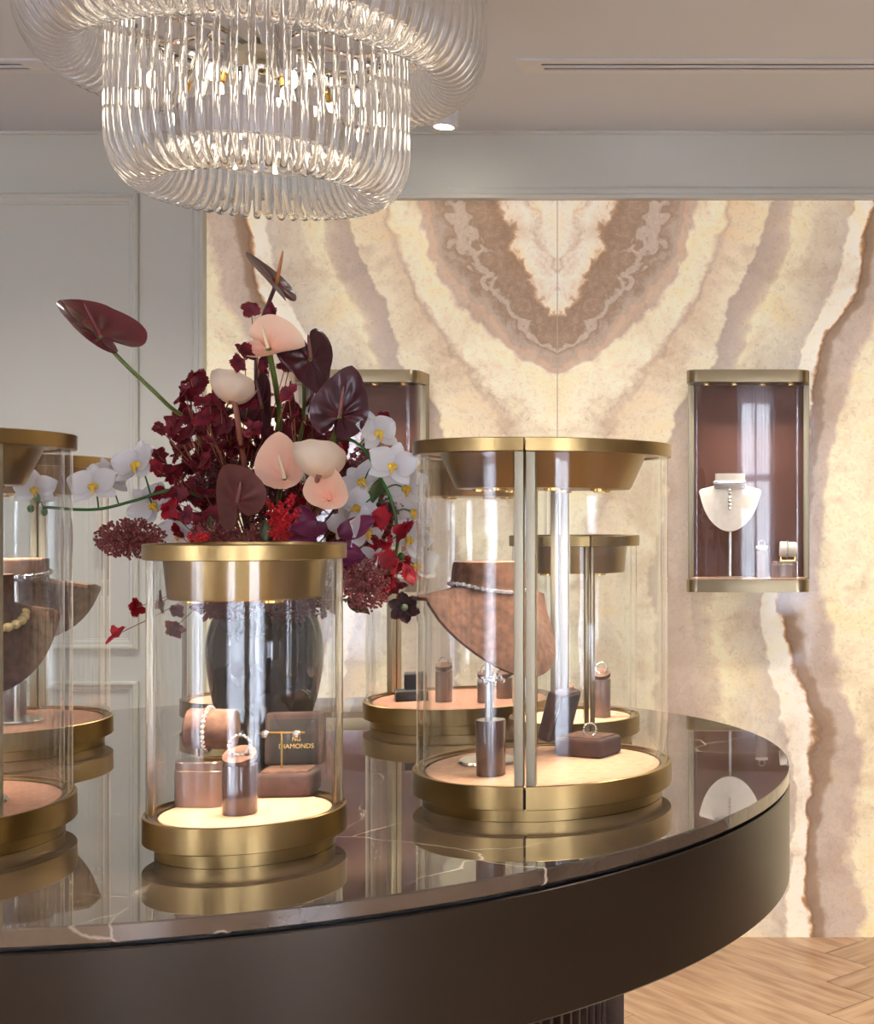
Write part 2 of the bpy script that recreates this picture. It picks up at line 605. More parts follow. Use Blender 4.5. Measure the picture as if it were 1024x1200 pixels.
# columns are dense in the photographed part
xs = [px2x(242 + (1060 - 242) * i / NX) for i in range(NX + 1)] + [2.0, 3.2]
zs = [OZ1 * i / NZ for i in range(NZ + 1)]
vs, fs, fld = [], [], []
for j, z in enumerate(zs):
    py = VY - (z - EYE) * F / WALL
    for x in xs:
        vs.append((x, WALL, z))
        fld.append(onyx_field(VX + x * F / WALL, py))
nc = len(xs)
for j in range(NZ):
    for i in range(nc - 1):
        fs.append((j * nc + i, j * nc + i + 1, (j + 1) * nc + i + 1, (j + 1) * nc + i))
me = bpy.data.meshes.new('wall_onyx')
me.from_pydata(vs, [], fs)
a = me.attributes.new('field', 'FLOAT', 'POINT'); a.data.foreach_set('value', fld)
m, nt, b = new_mat('onyx')
tc = nt.nodes.new('ShaderNodeTexCoord')
# mirror the coordinates about the joint so that the fine structure is book-matched too
sx = nt.nodes.new('ShaderNodeSeparateXYZ'); nt.links.new(tc.outputs['Object'], sx.inputs[0])
sub_ = nt.nodes.new('ShaderNodeMath'); sub_.operation = 'SUBTRACT'; sub_.inputs[1].default_value = px2x(653)
nt.links.new(sx.outputs[0], sub_.inputs[0])
ab = nt.nodes.new('ShaderNodeMath'); ab.operation = 'ABSOLUTE'; nt.links.new(sub_.outputs[0], ab.inputs[0])
cb = nt.nodes.new('ShaderNodeCombineXYZ'); nt.links.new(ab.outputs[0], cb.inputs[0]); nt.links.new(sx.outputs[2], cb.inputs[1])


def tex(scale, detail=8, rough=.6, dist=0):
    n = nt.nodes.new('ShaderNodeTexNoise')
    n.inputs['Scale'].default_value = scale; n.inputs['Detail'].default_value = detail
    n.inputs['Roughness'].default_value = rough; n.inputs['Distortion'].default_value = dist
    nt.links.new(cb.outputs[0], n.inputs['Vector'])
    return n


at = nt.nodes.new('ShaderNodeAttribute'); at.attribute_name = 'field'
nA = tex(15, 5, .55, 1.2)
vB = nt.nodes.new('ShaderNodeTexVoronoi'); vB.feature = 'SMOOTH_F1'; vB.inputs['Scale'].default_value = 20; vB.inputs['Smoothness'].default_value = .25
nW = tex(9, 4, .5)
vw = nt.nodes.new('ShaderNodeMix'); vw.data_type = 'VECTOR'; vw.inputs['Factor'].default_value = .06
nt.links.new(cb.outputs[0], vw.inputs[4]); nt.links.new(nW.outputs['Color'], vw.inputs[5]); nt.links.new(vw.outputs[1], vB.inputs['Vector'])


def wobble(src, mean, table, base):
    """base + (src - mean) * amplitude(field)"""
    sb = nt.nodes.new('ShaderNodeMath'); sb.operation = 'SUBTRACT'; sb.inputs[1].default_value = mean
    nt.links.new(src, sb.inputs[0])
    am = nt.nodes.new('ShaderNodeValToRGB'); e_ = am.color_ramp.elements
    while len(e_) < len(table):
        e_.new(.5)
    for q_, (p_, v_) in zip(e_, table):
        q_.position = p_ / 12; q_.color = (v_, v_, v_, 1)
    dv = nt.nodes.new('ShaderNodeMath'); dv.operation = 'DIVIDE'; dv.inputs[1].default_value = 12
    nt.links.new(at.outputs['Fac'], dv.inputs[0]); nt.links.new(dv.outputs[0], am.inputs[0])
    o_ = nt.nodes.new('ShaderNodeMath'); o_.operation = 'MULTIPLY_ADD'
    nt.links.new(sb.outputs[0], o_.inputs[0]); nt.links.new(am.outputs[0], o_.inputs[1]); nt.links.new(base, o_.inputs[2])
    return o_.outputs[0]


w1 = wobble(vB.outputs['Distance'], .42, [(0, .10), (.95, .12), (1.25, .40), (2.9, .40), (3.3, .13), (7.7, .12), (7.95, .3), (9, .3), (9.6, .2)], at.outputs['Fac'])
w2 = wobble(nA.outputs['Fac'], .5, [(0, .35), (.95, .35), (1.25, .6), (2.9, .6), (3.3, .3), (7.7, .3), (7.95, .5), (9, .6), (9.6, .4)], w1)
mb = nt.nodes.new('ShaderNodeMath'); mb.operation = 'MULTIPLY_ADD'; mb.inputs[1].default_value = 1 / 12.0; mb.inputs[2].default_value = 0
nt.links.new(w2, mb.inputs[0])
CREAM, WHITE, ORG, PEA = (244, 232, 198), (250, 242, 220), (190, 150, 110), (218, 190, 164)
st = [(0, (246, 238, 220)), (.55, (246, 236, 216)), (.62, (222, 204, 178)), (.67, (248, 240, 222)), (.94, (244, 230, 206)), (1.0, ORG), (1.05, (158, 128, 104)), (1.5, (172, 146, 122)), (2.0, (188, 172, 156)), (2.4, PEA), (2.85, (206, 184, 162)),
      (3.02, (238, 226, 200)), (3.1, CREAM), (3.8, (244, 234, 206)), (3.95, (206, 182, 156)), (4.04, (228, 208, 178)), (4.7, (236, 220, 190)), (4.96, (240, 226, 196)), (5.03, (184, 166, 150)), (5.5, (200, 182, 166)), (5.85, (222, 206, 178)), (6.0, CREAM),
       (6.99, (206, 192, 174)), (7.08, WHITE), (7.85, (250, 243, 226)), (7.97, (176, 132, 88)), (8.08, (112, 82, 56)), (8.75, (140, 110, 82)), (9.05, (196, 180, 164)), (9.75, (206, 186, 168)), (10.0, CREAM)]
rp = ramp(nt, [(p / 12, c_) for p, c_ in st])
nt.links.new(mb.outputs[0], rp.inputs[0])
# crystalline speckle and cloudy tint
nB = tex(46, 8, .75, 1.4)
r2 = ramp(nt, [(.3, (196, 184, 170)), (.5, (255, 255, 255)), (.7, (255, 250, 240))])
nt.links.new(nB.outputs['Fac'], r2.inputs[0])
mul = nt.nodes.new('ShaderNodeMix'); mul.data_type = 'RGBA'; mul.blend_type = 'MULTIPLY'; mul.inputs['Factor'].default_value = .55
nt.links.new(rp.outputs[0], mul.inputs['A']); nt.links.new(r2.outputs[0], mul.inputs['B'])
nC = tex(5, 6, .6, .5)
r3 = ramp(nt, [(.36, (214, 196, 178)), (.52, (255, 255, 252)), (.68, (255, 240, 196))])
nt.links.new(nC.outputs['Fac'], r3.inputs[0])
mu2 = nt.nodes.new('ShaderNodeMix'); mu2.data_type = 'RGBA'; mu2.blend_type = 'MULTIPLY'; mu2.inputs['Factor'].default_value = .55
nt.links.new(mul.outputs['Result'], mu2.inputs['A']); nt.links.new(r3.outputs[0], mu2.inputs['B'])
# swirling crystalline bands inside the brown zones
mk = nt.nodes.new('ShaderNodeValToRGB')
el = mk.color_ramp.elements
pts_ = [(0, 0), (.97, 0), (1.05, 1), (1.95, 1), (2.25, .45), (2.95, .2), (3.05, 0), (4.9, 0), (5.1, .4), (5.7, .25), (6.0, 0), (7.95, 0), (8.2, .3), (8.8, .35), (9.1, .25), (9.9, .2), (10.1, 0)]
while len(el) < len(pts_):
    el.new(.5)
for e_, (p_, v_) in zip(el, pts_):
    e_.position = p_ / 12; e_.color = (v_, v_, v_, 1)
nt.links.new(mb.outputs[0], mk.inputs[0])
nS = tex(21, 10, .7, 2.2)
r4 = ramp(nt, [(.30, (120, 90, 66)), (.40, (176, 150, 126)), (.445, (134, 102, 76)), (.49, (190, 168, 144)), (.53, (146, 112, 84)), (.57, (206, 190, 170)), (.64, (160, 128, 100)), (.72, (214, 198, 180))])
nt.links.new(nS.outputs['Fac'], r4.inputs[0])
zr_ = nt.nodes.new('ShaderNodeMapRange'); zr_.inputs['From Min'].default_value = 1 / 12; zr_.inputs['From Max'].default_value = 3 / 12
nt.links.new(mb.outputs[0], zr_.inputs['Value'])
r5 = ramp(nt, [(0, (170, 132, 98)), (.04, (136, 106, 82)), (.2, (158, 130, 106)), (.27, (138, 110, 86)), (.31, (212, 198, 180)), (.37, (206, 190, 172)), (.40, (140, 110, 84)), (.5, (178, 156, 134)), (.58, (188, 174, 158)), (.63, (158, 130, 106)), (.75, (210, 180, 152)), (1, (208, 186, 164))])
nt.links.new(zr_.outputs[0], r5.inputs[0])
mu5 = nt.nodes.new('ShaderNodeMix'); mu5.data_type = 'RGBA'; mu5.inputs['Factor'].default_value = .42
nt.links.new(r5.outputs[0], mu5.inputs['A']); nt.links.new(r4.outputs[0], mu5.inputs['B'])
mk2 = nt.nodes.new('ShaderNodeMath'); mk2.operation = 'MULTIPLY'; mk2.inputs[1].default_value = .85
nt.links.new(mk.outputs[0], mk2.inputs[0])
mu4 = nt.nodes.new('ShaderNodeMix'); mu4.data_type = 'RGBA'
nt.links.new(mk2.outputs[0], mu4.inputs['Factor']); nt.links.new(mu2.outputs['Result'], mu4.inputs['A']); nt.links.new(mu5.outputs['Result'], mu4.inputs['B'])
mu2 = mu4
# the joint between the two slabs
jt = nt.nodes.new('ShaderNodeMath'); jt.operation = 'LESS_THAN'; jt.inputs[1].default_value = .0016
nt.links.new(ab.outputs[0], jt.inputs[0])
mu3 = nt.nodes.new('ShaderNodeMix'); mu3.data_type = 'RGBA'
nt.links.new(jt.outputs[0], mu3.inputs['Factor']); nt.links.new(mu2.outputs['Result'], mu3.inputs['A']); mu3.inputs['B'].default_value = lin((176, 160, 138))
nt.links.new(mu3.outputs['Result'], b.inputs['Base Color'])
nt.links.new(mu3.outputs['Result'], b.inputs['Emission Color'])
b.inputs['Emission Strength'].default_value = .27        # faint glow added in the slab's own pattern colours
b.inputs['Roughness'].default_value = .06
b.inputs['Specular IOR Level'].default_value = .5
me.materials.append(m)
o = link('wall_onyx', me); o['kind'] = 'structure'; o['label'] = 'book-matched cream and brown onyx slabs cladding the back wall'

# --- windows behind the camera, each with a sheer curtain
M_SKYPANE = emitter('daylight_pane', (232, 238, 250), 34)
m, nt, b = new_mat('sheer_curtain')
nt.nodes.remove(b)
tr = nt.nodes.new('ShaderNodeBsdfTranslucent'); tr.inputs[0].default_value = lin((236, 238, 246))
tp = nt.nodes.new('ShaderNodeBsdfTransparent')
df = nt.nodes.new('ShaderNodeBsdfDiffuse'); df.inputs[0].default_value = lin((226, 226, 232))
m1 = nt.nodes.new('ShaderNodeMixShader'); m1.inputs[0].default_value = .6
nt.links.new(df.outputs[0], m1.inputs[1]); nt.links.new(tr.outputs[0], m1.inputs[2])
m2 = nt.nodes.new('ShaderNodeMixShader'); m2.inputs[0].default_value = .35
nt.links.new(m1.outputs[0], m2.inputs[1]); nt.links.new(tp.outputs[0], m2.inputs[2])
nt.links.new(m2.outputs[0], nt.nodes['Material Output'].inputs['Surface'])
M_SHEER = m
WINS = [(-5.3, -3.9), (-.8, .0), (1.55, 2.95)]
WZ0, WZ1 = .12, 2.55
edges = [XL] + [e for w in WINS for e in w] + [XR]
g = G()
for i in range(0, len(edges), 2):
    g.box(((edges[i] + edges[i + 1]) / 2, YB - T / 2, CEIL / 2), (edges[i + 1] - edges[i], T, CEIL))
for a, c_ in WINS:
    g.box(((a + c_) / 2, YB - T / 2, WZ0 / 2), (c_ - a, T, WZ0))
    g.box(((a + c_) / 2, YB - T / 2, (WZ1 + CEIL) / 2), (c_ - a, T, CEIL - WZ1))
struct('wall_front', g, M_ROOM)
for i, (a, c_) in enumerate(WINS):
    fr = G()
    zc, w = (WZ0 + WZ1) / 2, c_ - a
    for x in (a + .03, c_ - .03, (a + c_) / 2):
        fr.box((x, YB - .06, zc), (.06, .06, WZ1 - WZ0))
    for z in (WZ0 + .03, WZ1 - .03, WZ0 + 1.7):
        fr.box(((a + c_) / 2, YB - .06, z), (w, .05, .06))
    o = struct('window_%d' % (i + 1), fr, M_WALL)
    p = part('pane', G().box(((a + c_) / 2, YB - .10, zc), (w, .01, WZ1 - WZ0)), M_SKYPANE, o, smooth=False)
    n = 90
    grid = []
    for zz in (.03, WZ1 + .1):
        grid.append([Vector((a - .08 + (w + .16) * k / n, YB + .10 + .028 * math.sin(k * .85) + .012 * math.sin(k * 2.3 + i), zz)) for k in range(n + 1)])
    t = thing('curtain', ['white sheer curtain over the far left window opposite the onyx wall', 'white sheer curtain over the narrow middle window opposite the onyx wall', 'white sheer curtain over the right-hand window opposite the onyx wall'][i], 'curtain', (0, 0, 0), None, 'sheer curtains')
    part('drape', G().sheet(grid, .0015), M_SHEER, t)
    part('rail', G().tube([(a - .12, YB + .10, WZ1 + .1), (c_ + .12, YB + .10, WZ1 + .1)], .012), M_BRASS_FLAT, t)

# --- ceiling slot diffusers and the spot
M_VENT = principled('vent_paint', (222, 226, 232), .6)


def vent(label, x0, x1):
    Z0, Z1 = 9.70 * U, 9.416 * U
    yc = (Z0 + Z1) / 2
    t = thing('slot_diffuser', label, 'vent', ((x0 + x1) / 2, yc, CEIL), None, 'ceiling slot diffusers')
    w = x1 - x0
    d = Z0 - Z1
    g = G()
    for y, s in ((-d * .5 + .016, .030), (.0, .016), (d * .5 - .016, .030)):
        g.box((0, y, -.003), (w, s, .006))
    for x in (-w / 2 + .02, w / 2 - .02):
        g.box((x, 0, -.003), (.07, d, .0055))
    part('frame', g, M_VENT, t, smooth=False)
    part('slot', G().box((0, 0, -.0006), (w - .04, d - .03, .001)), M_DARKGAP, t, smooth=False)


vx0 = (612 - VX) / F * 9.5 * U
vent('long white slot diffuser in the ceiling at the upper right', vx0, vx0 + 2.6)
vx1 = (47 - VX) / F * 9.5 * U
vent('white slot diffuser in the ceiling at the upper left, behind the chandelier', vx1 - 1.6, vx1)
sp = W(520, 147, 10.6)
t = thing('ceiling_spotlight', 'small glowing white spotlight on the ceiling beside the chandelier', 'spotlight', (sp.x, sp.y, CEIL))
part('canister', G().lathe([(.0, 0), (.045, 0), (.045, -.055), (.032, -.058), (.03, -.045), (0, -.045)], 24), M_VENT, t)
part('lamp', G().ball((0, 0, sp.z - CEIL + .02), (.03, .03, .026)), M_SPOT, t)

# ================================================================== table
TX, TZ, TR = -2.4725 * U, 5.965 * U, 2.367 * U
m, nt, b = new_mat('brown_marble')
tc = nt.nodes.new('ShaderNodeTexCoord')
n1 = nt.nodes.new('ShaderNodeTexNoise'); n1.inputs['Scale'].default_value = 3.5; n1.inputs['Detail'].default_value = 8; n1.inputs['Distortion'].default_value = .8
nt.links.new(tc.outputs['Object'], n1.inputs['Vector'])
rp = ramp(nt, [(.3, (52, 44, 37)), (.5, (76, 64, 52)), (.7, (100, 86, 70))])
nt.links.new(n1.outputs['Fac'], rp.inputs[0])
vo = nt.nodes.new('ShaderNodeTexVoronoi'); vo.feature = 'DISTANCE_TO_EDGE'; vo.inputs['Scale'].default_value = 3.1
n2 = nt.nodes.new('ShaderNodeTexNoise'); n2.inputs['Scale'].default_value = 5; n2.inputs['Detail'].default_value = 6
nt.links.new(tc.outputs['Object'], n2.inputs['Vector'])
mxv = nt.nodes.new('ShaderNodeMix'); mxv.data_type = 'VECTOR'; mxv.inputs['Factor'].default_value = .12
nt.links.new(tc.outputs['Object'], mxv.inputs[4]); nt.links.new(n2.outputs['Color'], mxv.inputs[5])
nt.links.new(mxv.outputs[1], vo.inputs['Vector'])
lt = nt.nodes.new('ShaderNodeMapRange'); lt.inputs['From Min'].default_value = .0; lt.inputs['From Max'].default_value = .007
lt.inputs['To Min'].default_value = 1; lt.inputs['To Max'].default_value = 0
nt.links.new(vo.outputs['Distance'], lt.inputs['Value'])
n3 = nt.nodes.new('ShaderNodeTexNoise'); n3.inputs['Scale'].default_value = 2.3
nt.links.new(tc.outputs['Object'], n3.inputs['Vector'])
th = nt.nodes.new('ShaderNodeMapRange'); th.inputs['From Min'].default_value = .48; th.inputs['From Max'].default_value = .62
nt.links.new(n3.outputs['Fac'], th.inputs['Value'])
mm = nt.nodes.new('ShaderNodeMath'); mm.operation = 'MULTIPLY'
nt.links.new(lt.outputs[0], mm.inputs[0]); nt.links.new(th.outputs[0], mm.inputs[1])
mx = nt.nodes.new('ShaderNodeMix'); mx.data_type = 'RGBA'
nt.links.new(mm.outputs[0], mx.inputs['Factor']); nt.links.new(rp.outputs[0], mx.inputs['A']); mx.inputs['B'].default_value = lin((206, 192, 172))
# straight joint across the middle
sx = nt.nodes.new('ShaderNodeSeparateXYZ'); nt.links.new(tc.outputs['Object'], sx.inputs[0])
pr = []
for ax, off in ((0, .018), (1, .0)):
    s_ = nt.nodes.new('ShaderNodeMath'); s_.operation = 'SUBTRACT'; s_.inputs[1].default_value = off; nt.links.new(sx.outputs[ax], s_.inputs[0])
    a_ = nt.nodes.new('ShaderNodeMath'); a_.operation = 'ABSOLUTE'; nt.links.new(s_.outputs[0], a_.inputs[0])
    l_ = nt.nodes.new('ShaderNodeMath'); l_.operation = 'LESS_THAN'; l_.inputs[1].default_value = .0013; nt.links.new(a_.outputs[0], l_.inputs[0])
    pr.append(l_)
mxx = nt.nodes.new('ShaderNodeMath'); mxx.operation = 'MAXIMUM'; nt.links.new(pr[0].outputs[0], mxx.inputs[0]); nt.links.new(pr[1].outputs[0], mxx.inputs[1])
mj = nt.nodes.new('ShaderNodeMix'); mj.data_type = 'RGBA'
nt.links.new(mxx.outputs[0], mj.inputs['Factor']); nt.links.new(mx.outputs['Result'], mj.inputs['A']); mj.inputs['B'].default_value = lin((40, 32, 26))
nt.links.new(mj.outputs['Result'], b.inputs['Base Color'])
b.inputs['Roughness'].default_value = .015
b.inputs['IOR'].default_value = 1.75
b.inputs['Coat Weight'].default_value = .6
b.inputs['Coat Roughness'].default_value = .0
b.inputs['Coat IOR'].default_value = 1.6
M_MARBLE = m
tab = thing('display_table', 'large round table with polished brown marble top and dark bronze drum apron', 'table', (TX, TZ, 0))
th_ = .0535 * U
part('tabletop', G().lathe([(0, TAB - th_), (TR - .002, TAB - th_), (TR, TAB - th_ + .002), (TR, TAB - .002), (TR - .002, TAB), (0, TAB)], 160), M_MARBLE, tab, label='polished brown marble top with pale veins')
part('shadow_gap', G().lathe([(TR - .012, TAB - th_ - .006), (TR - .012, TAB - th_)], 128), M_DARKGAP, tab)
zb = EYE - 1.582 * U
part('apron', G().lathe([(0, TAB - th_ - .006), (TR - .003, TAB - th_ - .006), (TR - .001, TAB - th_ - .008), (TR - .001, zb + .004), (TR - .006, zb), (0, zb)], 160), M_FASCIA, tab)
fl = []
rp_ = 1.618 * U
NF = 150
for i in range(NF):
    for k, (a_, dr) in enumerate(((0, 0), (.5, -.004), (.62, -.016), (.88, -.016))):
        an = 2 * PI * (i + a_) / NF
        fl.append(((rp_ + dr) * math.cos(an), (rp_ + dr) * math.sin(an)))
M_PED = principled('bronze_flutes', (66, 50, 42), .32, .5)
part('pedestal', G().prism(fl, .0, zb), M_PED, tab, angle=20)
DECK = TAB + .0004

# ================================================================== display cases
RT, RS = .5 * U, .3152 * U
HT, HS = (1.0985 + .2915) * U, (1.0985 - .0843) * U
FOOT, BAND = .047 * U, .134 * U
PADZ = .122 * U
RIM = .051 * U
cases = {}
case_mesh = {}


def make_case(key, cx, cz, tall, seam, label, pad):
    r, H = (RT, HT) if tall else (RS, HS)
    t = thing('display_case', label, 'display case', (cx * U, cz * U, DECK), (0, 0, R(seam)), 'round glass display cases on the table')
    gap = .0022
    e = gap / r
    n = 64

    def make(name, fn, mat, **kw):
        k = (name, tall, mat.name)
        if k not in case_mesh:
            case_mesh[k] = fn().mesh(name, mat, **kw)
        return link(name.split('#')[0], case_mesh[k], t)
    ro = r
    make('foot', lambda: G().lathe([(0, 0), (ro - .037 * U, 0), (ro - .037 * U, FOOT + .002), (0, FOOT + .002)], 96), M_BRASS)
    make('base_core', lambda: G().lathe([(0, FOOT), (ro - .006, FOOT + .001), (ro - .006, BAND - .006), (0, BAND - .006)], 96), M_DARKGAP)
    for s in (0, 1):
        a0, a1 = s * PI + e, s * PI + PI - e
        make('base_band#%d' % s, lambda: G().lathe([(ro - .016, FOOT), (ro - .001, FOOT), (ro, FOOT + .001), (ro, BAND - .001), (ro - .001, BAND), (ro - .0045, BAND), (ro - .0045, BAND - .004), (ro - .016, BAND - .004)], n, a0, a1, closed=True), M_BRASS)
        make('cap_ring#%d' % s, lambda: G().lathe([(ro - .02, H - RIM), (ro - .001, H - RIM), (ro, H - RIM + .001), (ro, H - .001), (ro - .001, H), (ro - .02, H)], n, a0, a1, closed=True), M_BRASS)
        bw = .034 * U if tall else .020 * U
        ge = (.006 * U + bw + .002) / r
        gi, go = ro - .017, ro - .006
        make('glass_panel#%d' % s, lambda: G().lathe([(gi, BAND - .005), (go, BAND - .005), (go, H - RIM), (gi, H - RIM)], n, s * PI + ge, s * PI + PI - ge, closed=True), M_PANE)
        for q in (-1, 1):
            an = s * PI
            off = q * (.004 * U + bw / 2)

            def bar():
                rot = Matrix.Rotation(an, 3, 'Z')
                return G().rbox(rot @ Vector((ro - .0105, off, (BAND + H - RIM) / 2)), (.016 if tall else .010, bw, H - RIM - BAND + .001), .0015, rot)
            make('post#%d%d' % (s, q), bar, M_CHAMP if tall else M_BRASS_FLAT)
    make('floor_pad', lambda: G().lathe([(0, BAND - .006), (ro - .0195, BAND - .006), (ro - .0195, PADZ - .0015), (ro - .021, PADZ), (0, PADZ)], 96), pad)
    rt, rb = (.80, .68) if tall else (.81, .765)
    zb_ = (1.212 if tall else .833) * U
    make('cap_plate', lambda: G().lathe([(0, H - .004), (ro - .018, H - .004), (ro - .018, H - RIM + .003), (0, H - RIM + .003)], 96), M_BRASS)
    make('lamp_housing', lambda: G().lathe([(ro * rt, H - RIM + .004), (ro * rb, zb_ + .002), (ro * rb - .002, zb_), (0, zb_)], 96), M_BRASS)
    nl = 7 if tall else 4
    for k in range(nl):
        an = 2 * PI * (k + .3) / nl
        c_ = (ro * rb * .72 * math.cos(an), ro * rb * .72 * math.sin(an), zb_)
        q = link('downlight', case_mesh.setdefault('dl', G().lathe([(.012, 0), (.0145, 0), (.0145, -.004), (.012, -.004), (.011, -.0015)], 20).mesh('downlight', M_GOLD)), t, c_)
        link('diode', case_mesh.setdefault('di', G().lathe([(0, -.0022), (.0112, -.0020)], 16).mesh('diode', M_LED)), q)
    ld = bpy.data.lights.new('case_lamp', 'AREA'); ld.shape = 'DISK'; ld.size = r * rb * 1.4
    ld.energy = 1.9 if tall else 1.45
    ld.color = (1, .86, .70); ld.spread = R(130)
    lo = bpy.data.objects.new('case_lamp', ld); COL.objects.link(lo); lo.parent = t; lo.location = (0, 0, zb_ - .006)
    cases[key] = (cx, cz)
    return t


make_case('R', -1.0675, 5.3512, True, -86.7, 'tall round glass display case at right with necklace bust, nearest the onyx wall cabinet', M_PAD)
make_case('S', -1.8926, 4.5153, False, 22, 'short round glass display case at front holding ring, bracelet and open gift box', M_PAD)
make_case('L', -3.0645, 4.5862, True, -30, 'tall round glass display case cut off by the left edge of the photo', M_PAD2)
make_case('FL', -3.9080, 6.4638, True, 97.6, 'tall round glass display case far left, behind the orchid spray', M_PAD2)
make_case('BM', -1.9099, 7.3043, True, 153, 'tall round glass display case at back, behind the flowers in the middle', M_PAD2)
make_case('BR', -1.1755, 6.6466, False, -66.5, 'short round glass display case at back, seen through the tall right one', M_PAD)
make_case('SM', -3.09, 7.33, False, 24, 'short round glass display case at back left, hidden behind the flower vase', M_PAD2)

# ------------------------------------------------------------------ wall cabinets
ZF, ZW = 10.86, 11.2


def wall_cabinet(px0, px1, label):
    a = W(px0, 433, ZF); c_ = W(px1, 694, ZF)
    w, h, d = c_.x - a.x, a.z - c_.z, (ZW - ZF) * U
    t = thing('wall_cabinet', label, 'wall display cabinet', ((a.x + c_.x) / 2, WALL, c_.z), None, 'wall cabinets on the onyx')
    rc = .045

    def outline(ins, n=8):
        pts = [(-w / 2 + ins, -.001)]
        for cx, sgn, a0 in ((-w / 2 + rc, -1, PI), (w / 2 - rc, 1, 1.5 * PI)):
            for k in range(n + 1):
                an = a0 + (PI / 2) * k / n
                rr = rc - ins
                pts.append((cx + rr * math.cos(an), -d + rc + rr * math.sin(an)))
        pts.append((w / 2 - ins, -.001))
        return pts
    bh, th = .0415 * 1.0, .0415
    part('bottom_band', G().prism(outline(0), 0, bh, bev=.001), M_BRASS_FLAT, t)
    part('top_band', G().prism(outline(0), h - th, h, bev=.001), M_BRASS_FLAT, t)
    part('shelf_pad', G().prism(outline(.014), bh + .0002, bh + .005), M_PAD, t)
    part('back_panel', G().box((0, -.008, h / 2), (w - .03, .012, h - bh - th - .002)), M_LEATHER, t, smooth=False)
    o_, i_ = outline(.006), outline(.011)
    g = G()
    vs = [Vector((x, y, z)) for z in (bh, h - th) for x, y in o_] + [Vector((x, y, z)) for z in (bh, h - th) for x, y in i_]
    n = len(o_)
    fs = []
    for k in range(n - 1):
        fs += [(k, k + 1, n + k + 1, n + k), (2 * n + k, 3 * n + k, 3 * n + k + 1, 2 * n + k + 1), (k, 2 * n + k, 2 * n + k + 1, k + 1), (n + k, n + k + 1, 3 * n + k + 1, 3 * n + k)]
    fs += [(0, n, 3 * n, 2 * n), (n - 1, 3 * n - 1, 4 * n - 1, 2 * n - 1)]
    part('glass_front', g.add(vs, fs), M_PANE, t)
    for s in (-1, 1):
        part('side_post', G().rbox((s * (w / 2 - .010), -.022, h / 2), (.021, .042, h - bh - th), .003), M_CHAMP, t)
    for k in range(4):
        x = (-.345 + .23 * k) * w
        q = link('downlight', case_mesh['dl'], t, (x, -d * .5, h - th))
        link('diode', case_mesh['di'], q)
    ld = bpy.data.lights.new('cabinet_lamp', 'AREA'); ld.shape = 'RECTANGLE'; ld.size = w * .8; ld.size_y = d * .25
    ld.energy = 2.2; ld.color = (1, .90, .78); ld.spread = R(105)
    lo = bpy.data.objects.new('cabinet_lamp', ld); COL.objects.link(lo); lo.parent = t; lo.location = (0, -d * .72, h - th - .006); lo.rotation_euler = (R(-16), 0, 0)
    return t


wall_cabinet(803, 948, 'brass and glass wall cabinet on the right holding a cream necklace bust')
wall_cabinet(339, 489, 'brass and glass wall cabinet on the left, half hidden behind the flowers')
BELOW_PAD = 1.0985 - .122 - .001
CABZ = W(803, 694, ZF).z + .0415 + .0052


# ================================================================== jewellery displays
def bust(name_label, loc, facing, s, mat, neck=.115, height=.40, width=.33, base='plate', polez=None, parts=True):
    """necklace bust: loc = foot on the pad, facing = direction angle, s = metres per unit, height of the neck top over the bib bottom"""
    t = thing('necklace_bust', name_label, 'necklace bust', loc, (0, 0, R(facing)), 'necklace busts')
    H_ = polez                       # height of neck top above the pad, units
    ang = [R(-112 + 224 * k / 40) for k in range(41)]
    rows = []
    nr = 16
    zt = H_
    for i in range(nr + 1):
        tt = i / nr
        row = []
        for a in ang:
            c_ = math.cos(a)
            fr = max(0, c_) ** .62
            zedge = -.135 - (height - .135) * fr
            re = width * (1 - .33 * fr) * (1.0 if abs(a) < R(95) else .92)
            k = max(0, (tt - .25) / .75)
            rad = neck * (1 + .06 * tt) + (re - neck) * (k ** 1.35)
            z = zt + (-.10 * min(1, tt / .25)) + (zedge + .10) * (k ** 1.05)
            row.append(Vector((rad * math.cos(a) * s, rad * math.sin(a) * s, z * s)))
        rows.append(row)
    g = G().sheet(rows, .014 * s / .42 * .42)
    # full neck
    g.lathe([(neck * 1.05 * s, (zt - .105) * s), (neck * s, (zt - .012) * s), (neck * .96 * s, (zt - .002) * s), (neck * .9 * s, zt * s), (0, (zt + .002) * s)], 48)
    part('torso', g, mat, t, angle=50)
    part('pole', G().tube([(0, 0, .004), (0, 0, (zt - .03) * s)], .013 * s, 16), M_STEEL, t)
    if base == 'plate':
        part('base_plate', G().lathe([(0, 0), (.115 * s, 0), (.118 * s, .004 * s), (.114 * s, .012 * s), (0, .014 * s)], 40), M_STEEL, t)
    return t


def strand(label, origin, facing, s, pts_fn, rad, mat, n, cat='necklace', shape='ball', group=None, dangle=None):
    t = thing('necklace', label, cat, origin, (0, 0, R(facing)), group)
    path = [pts_fn(k / (n - 1)) for k in range(n)]
    part('cord', G().tube(path, rad * .25, 6), M_STEEL, t)
    g = G()
    for k, p in enumerate(path):
        r_ = rad * (1.15 if k % 2 == 0 else .8)
        g.ball(p, r_, 6 if shape == 'gem' else 10, 3 if shape == 'gem' else 6)
    if dangle:
        for k in range(dangle):
            p = pts_fn(.5) + Vector((.004 * s, 0, -(k + 1) * rad * 2))
            g.ball(p, rad * .9, 6, 3)
    part('stones', g, mat, t, smooth=(shape != 'gem'))
    return t


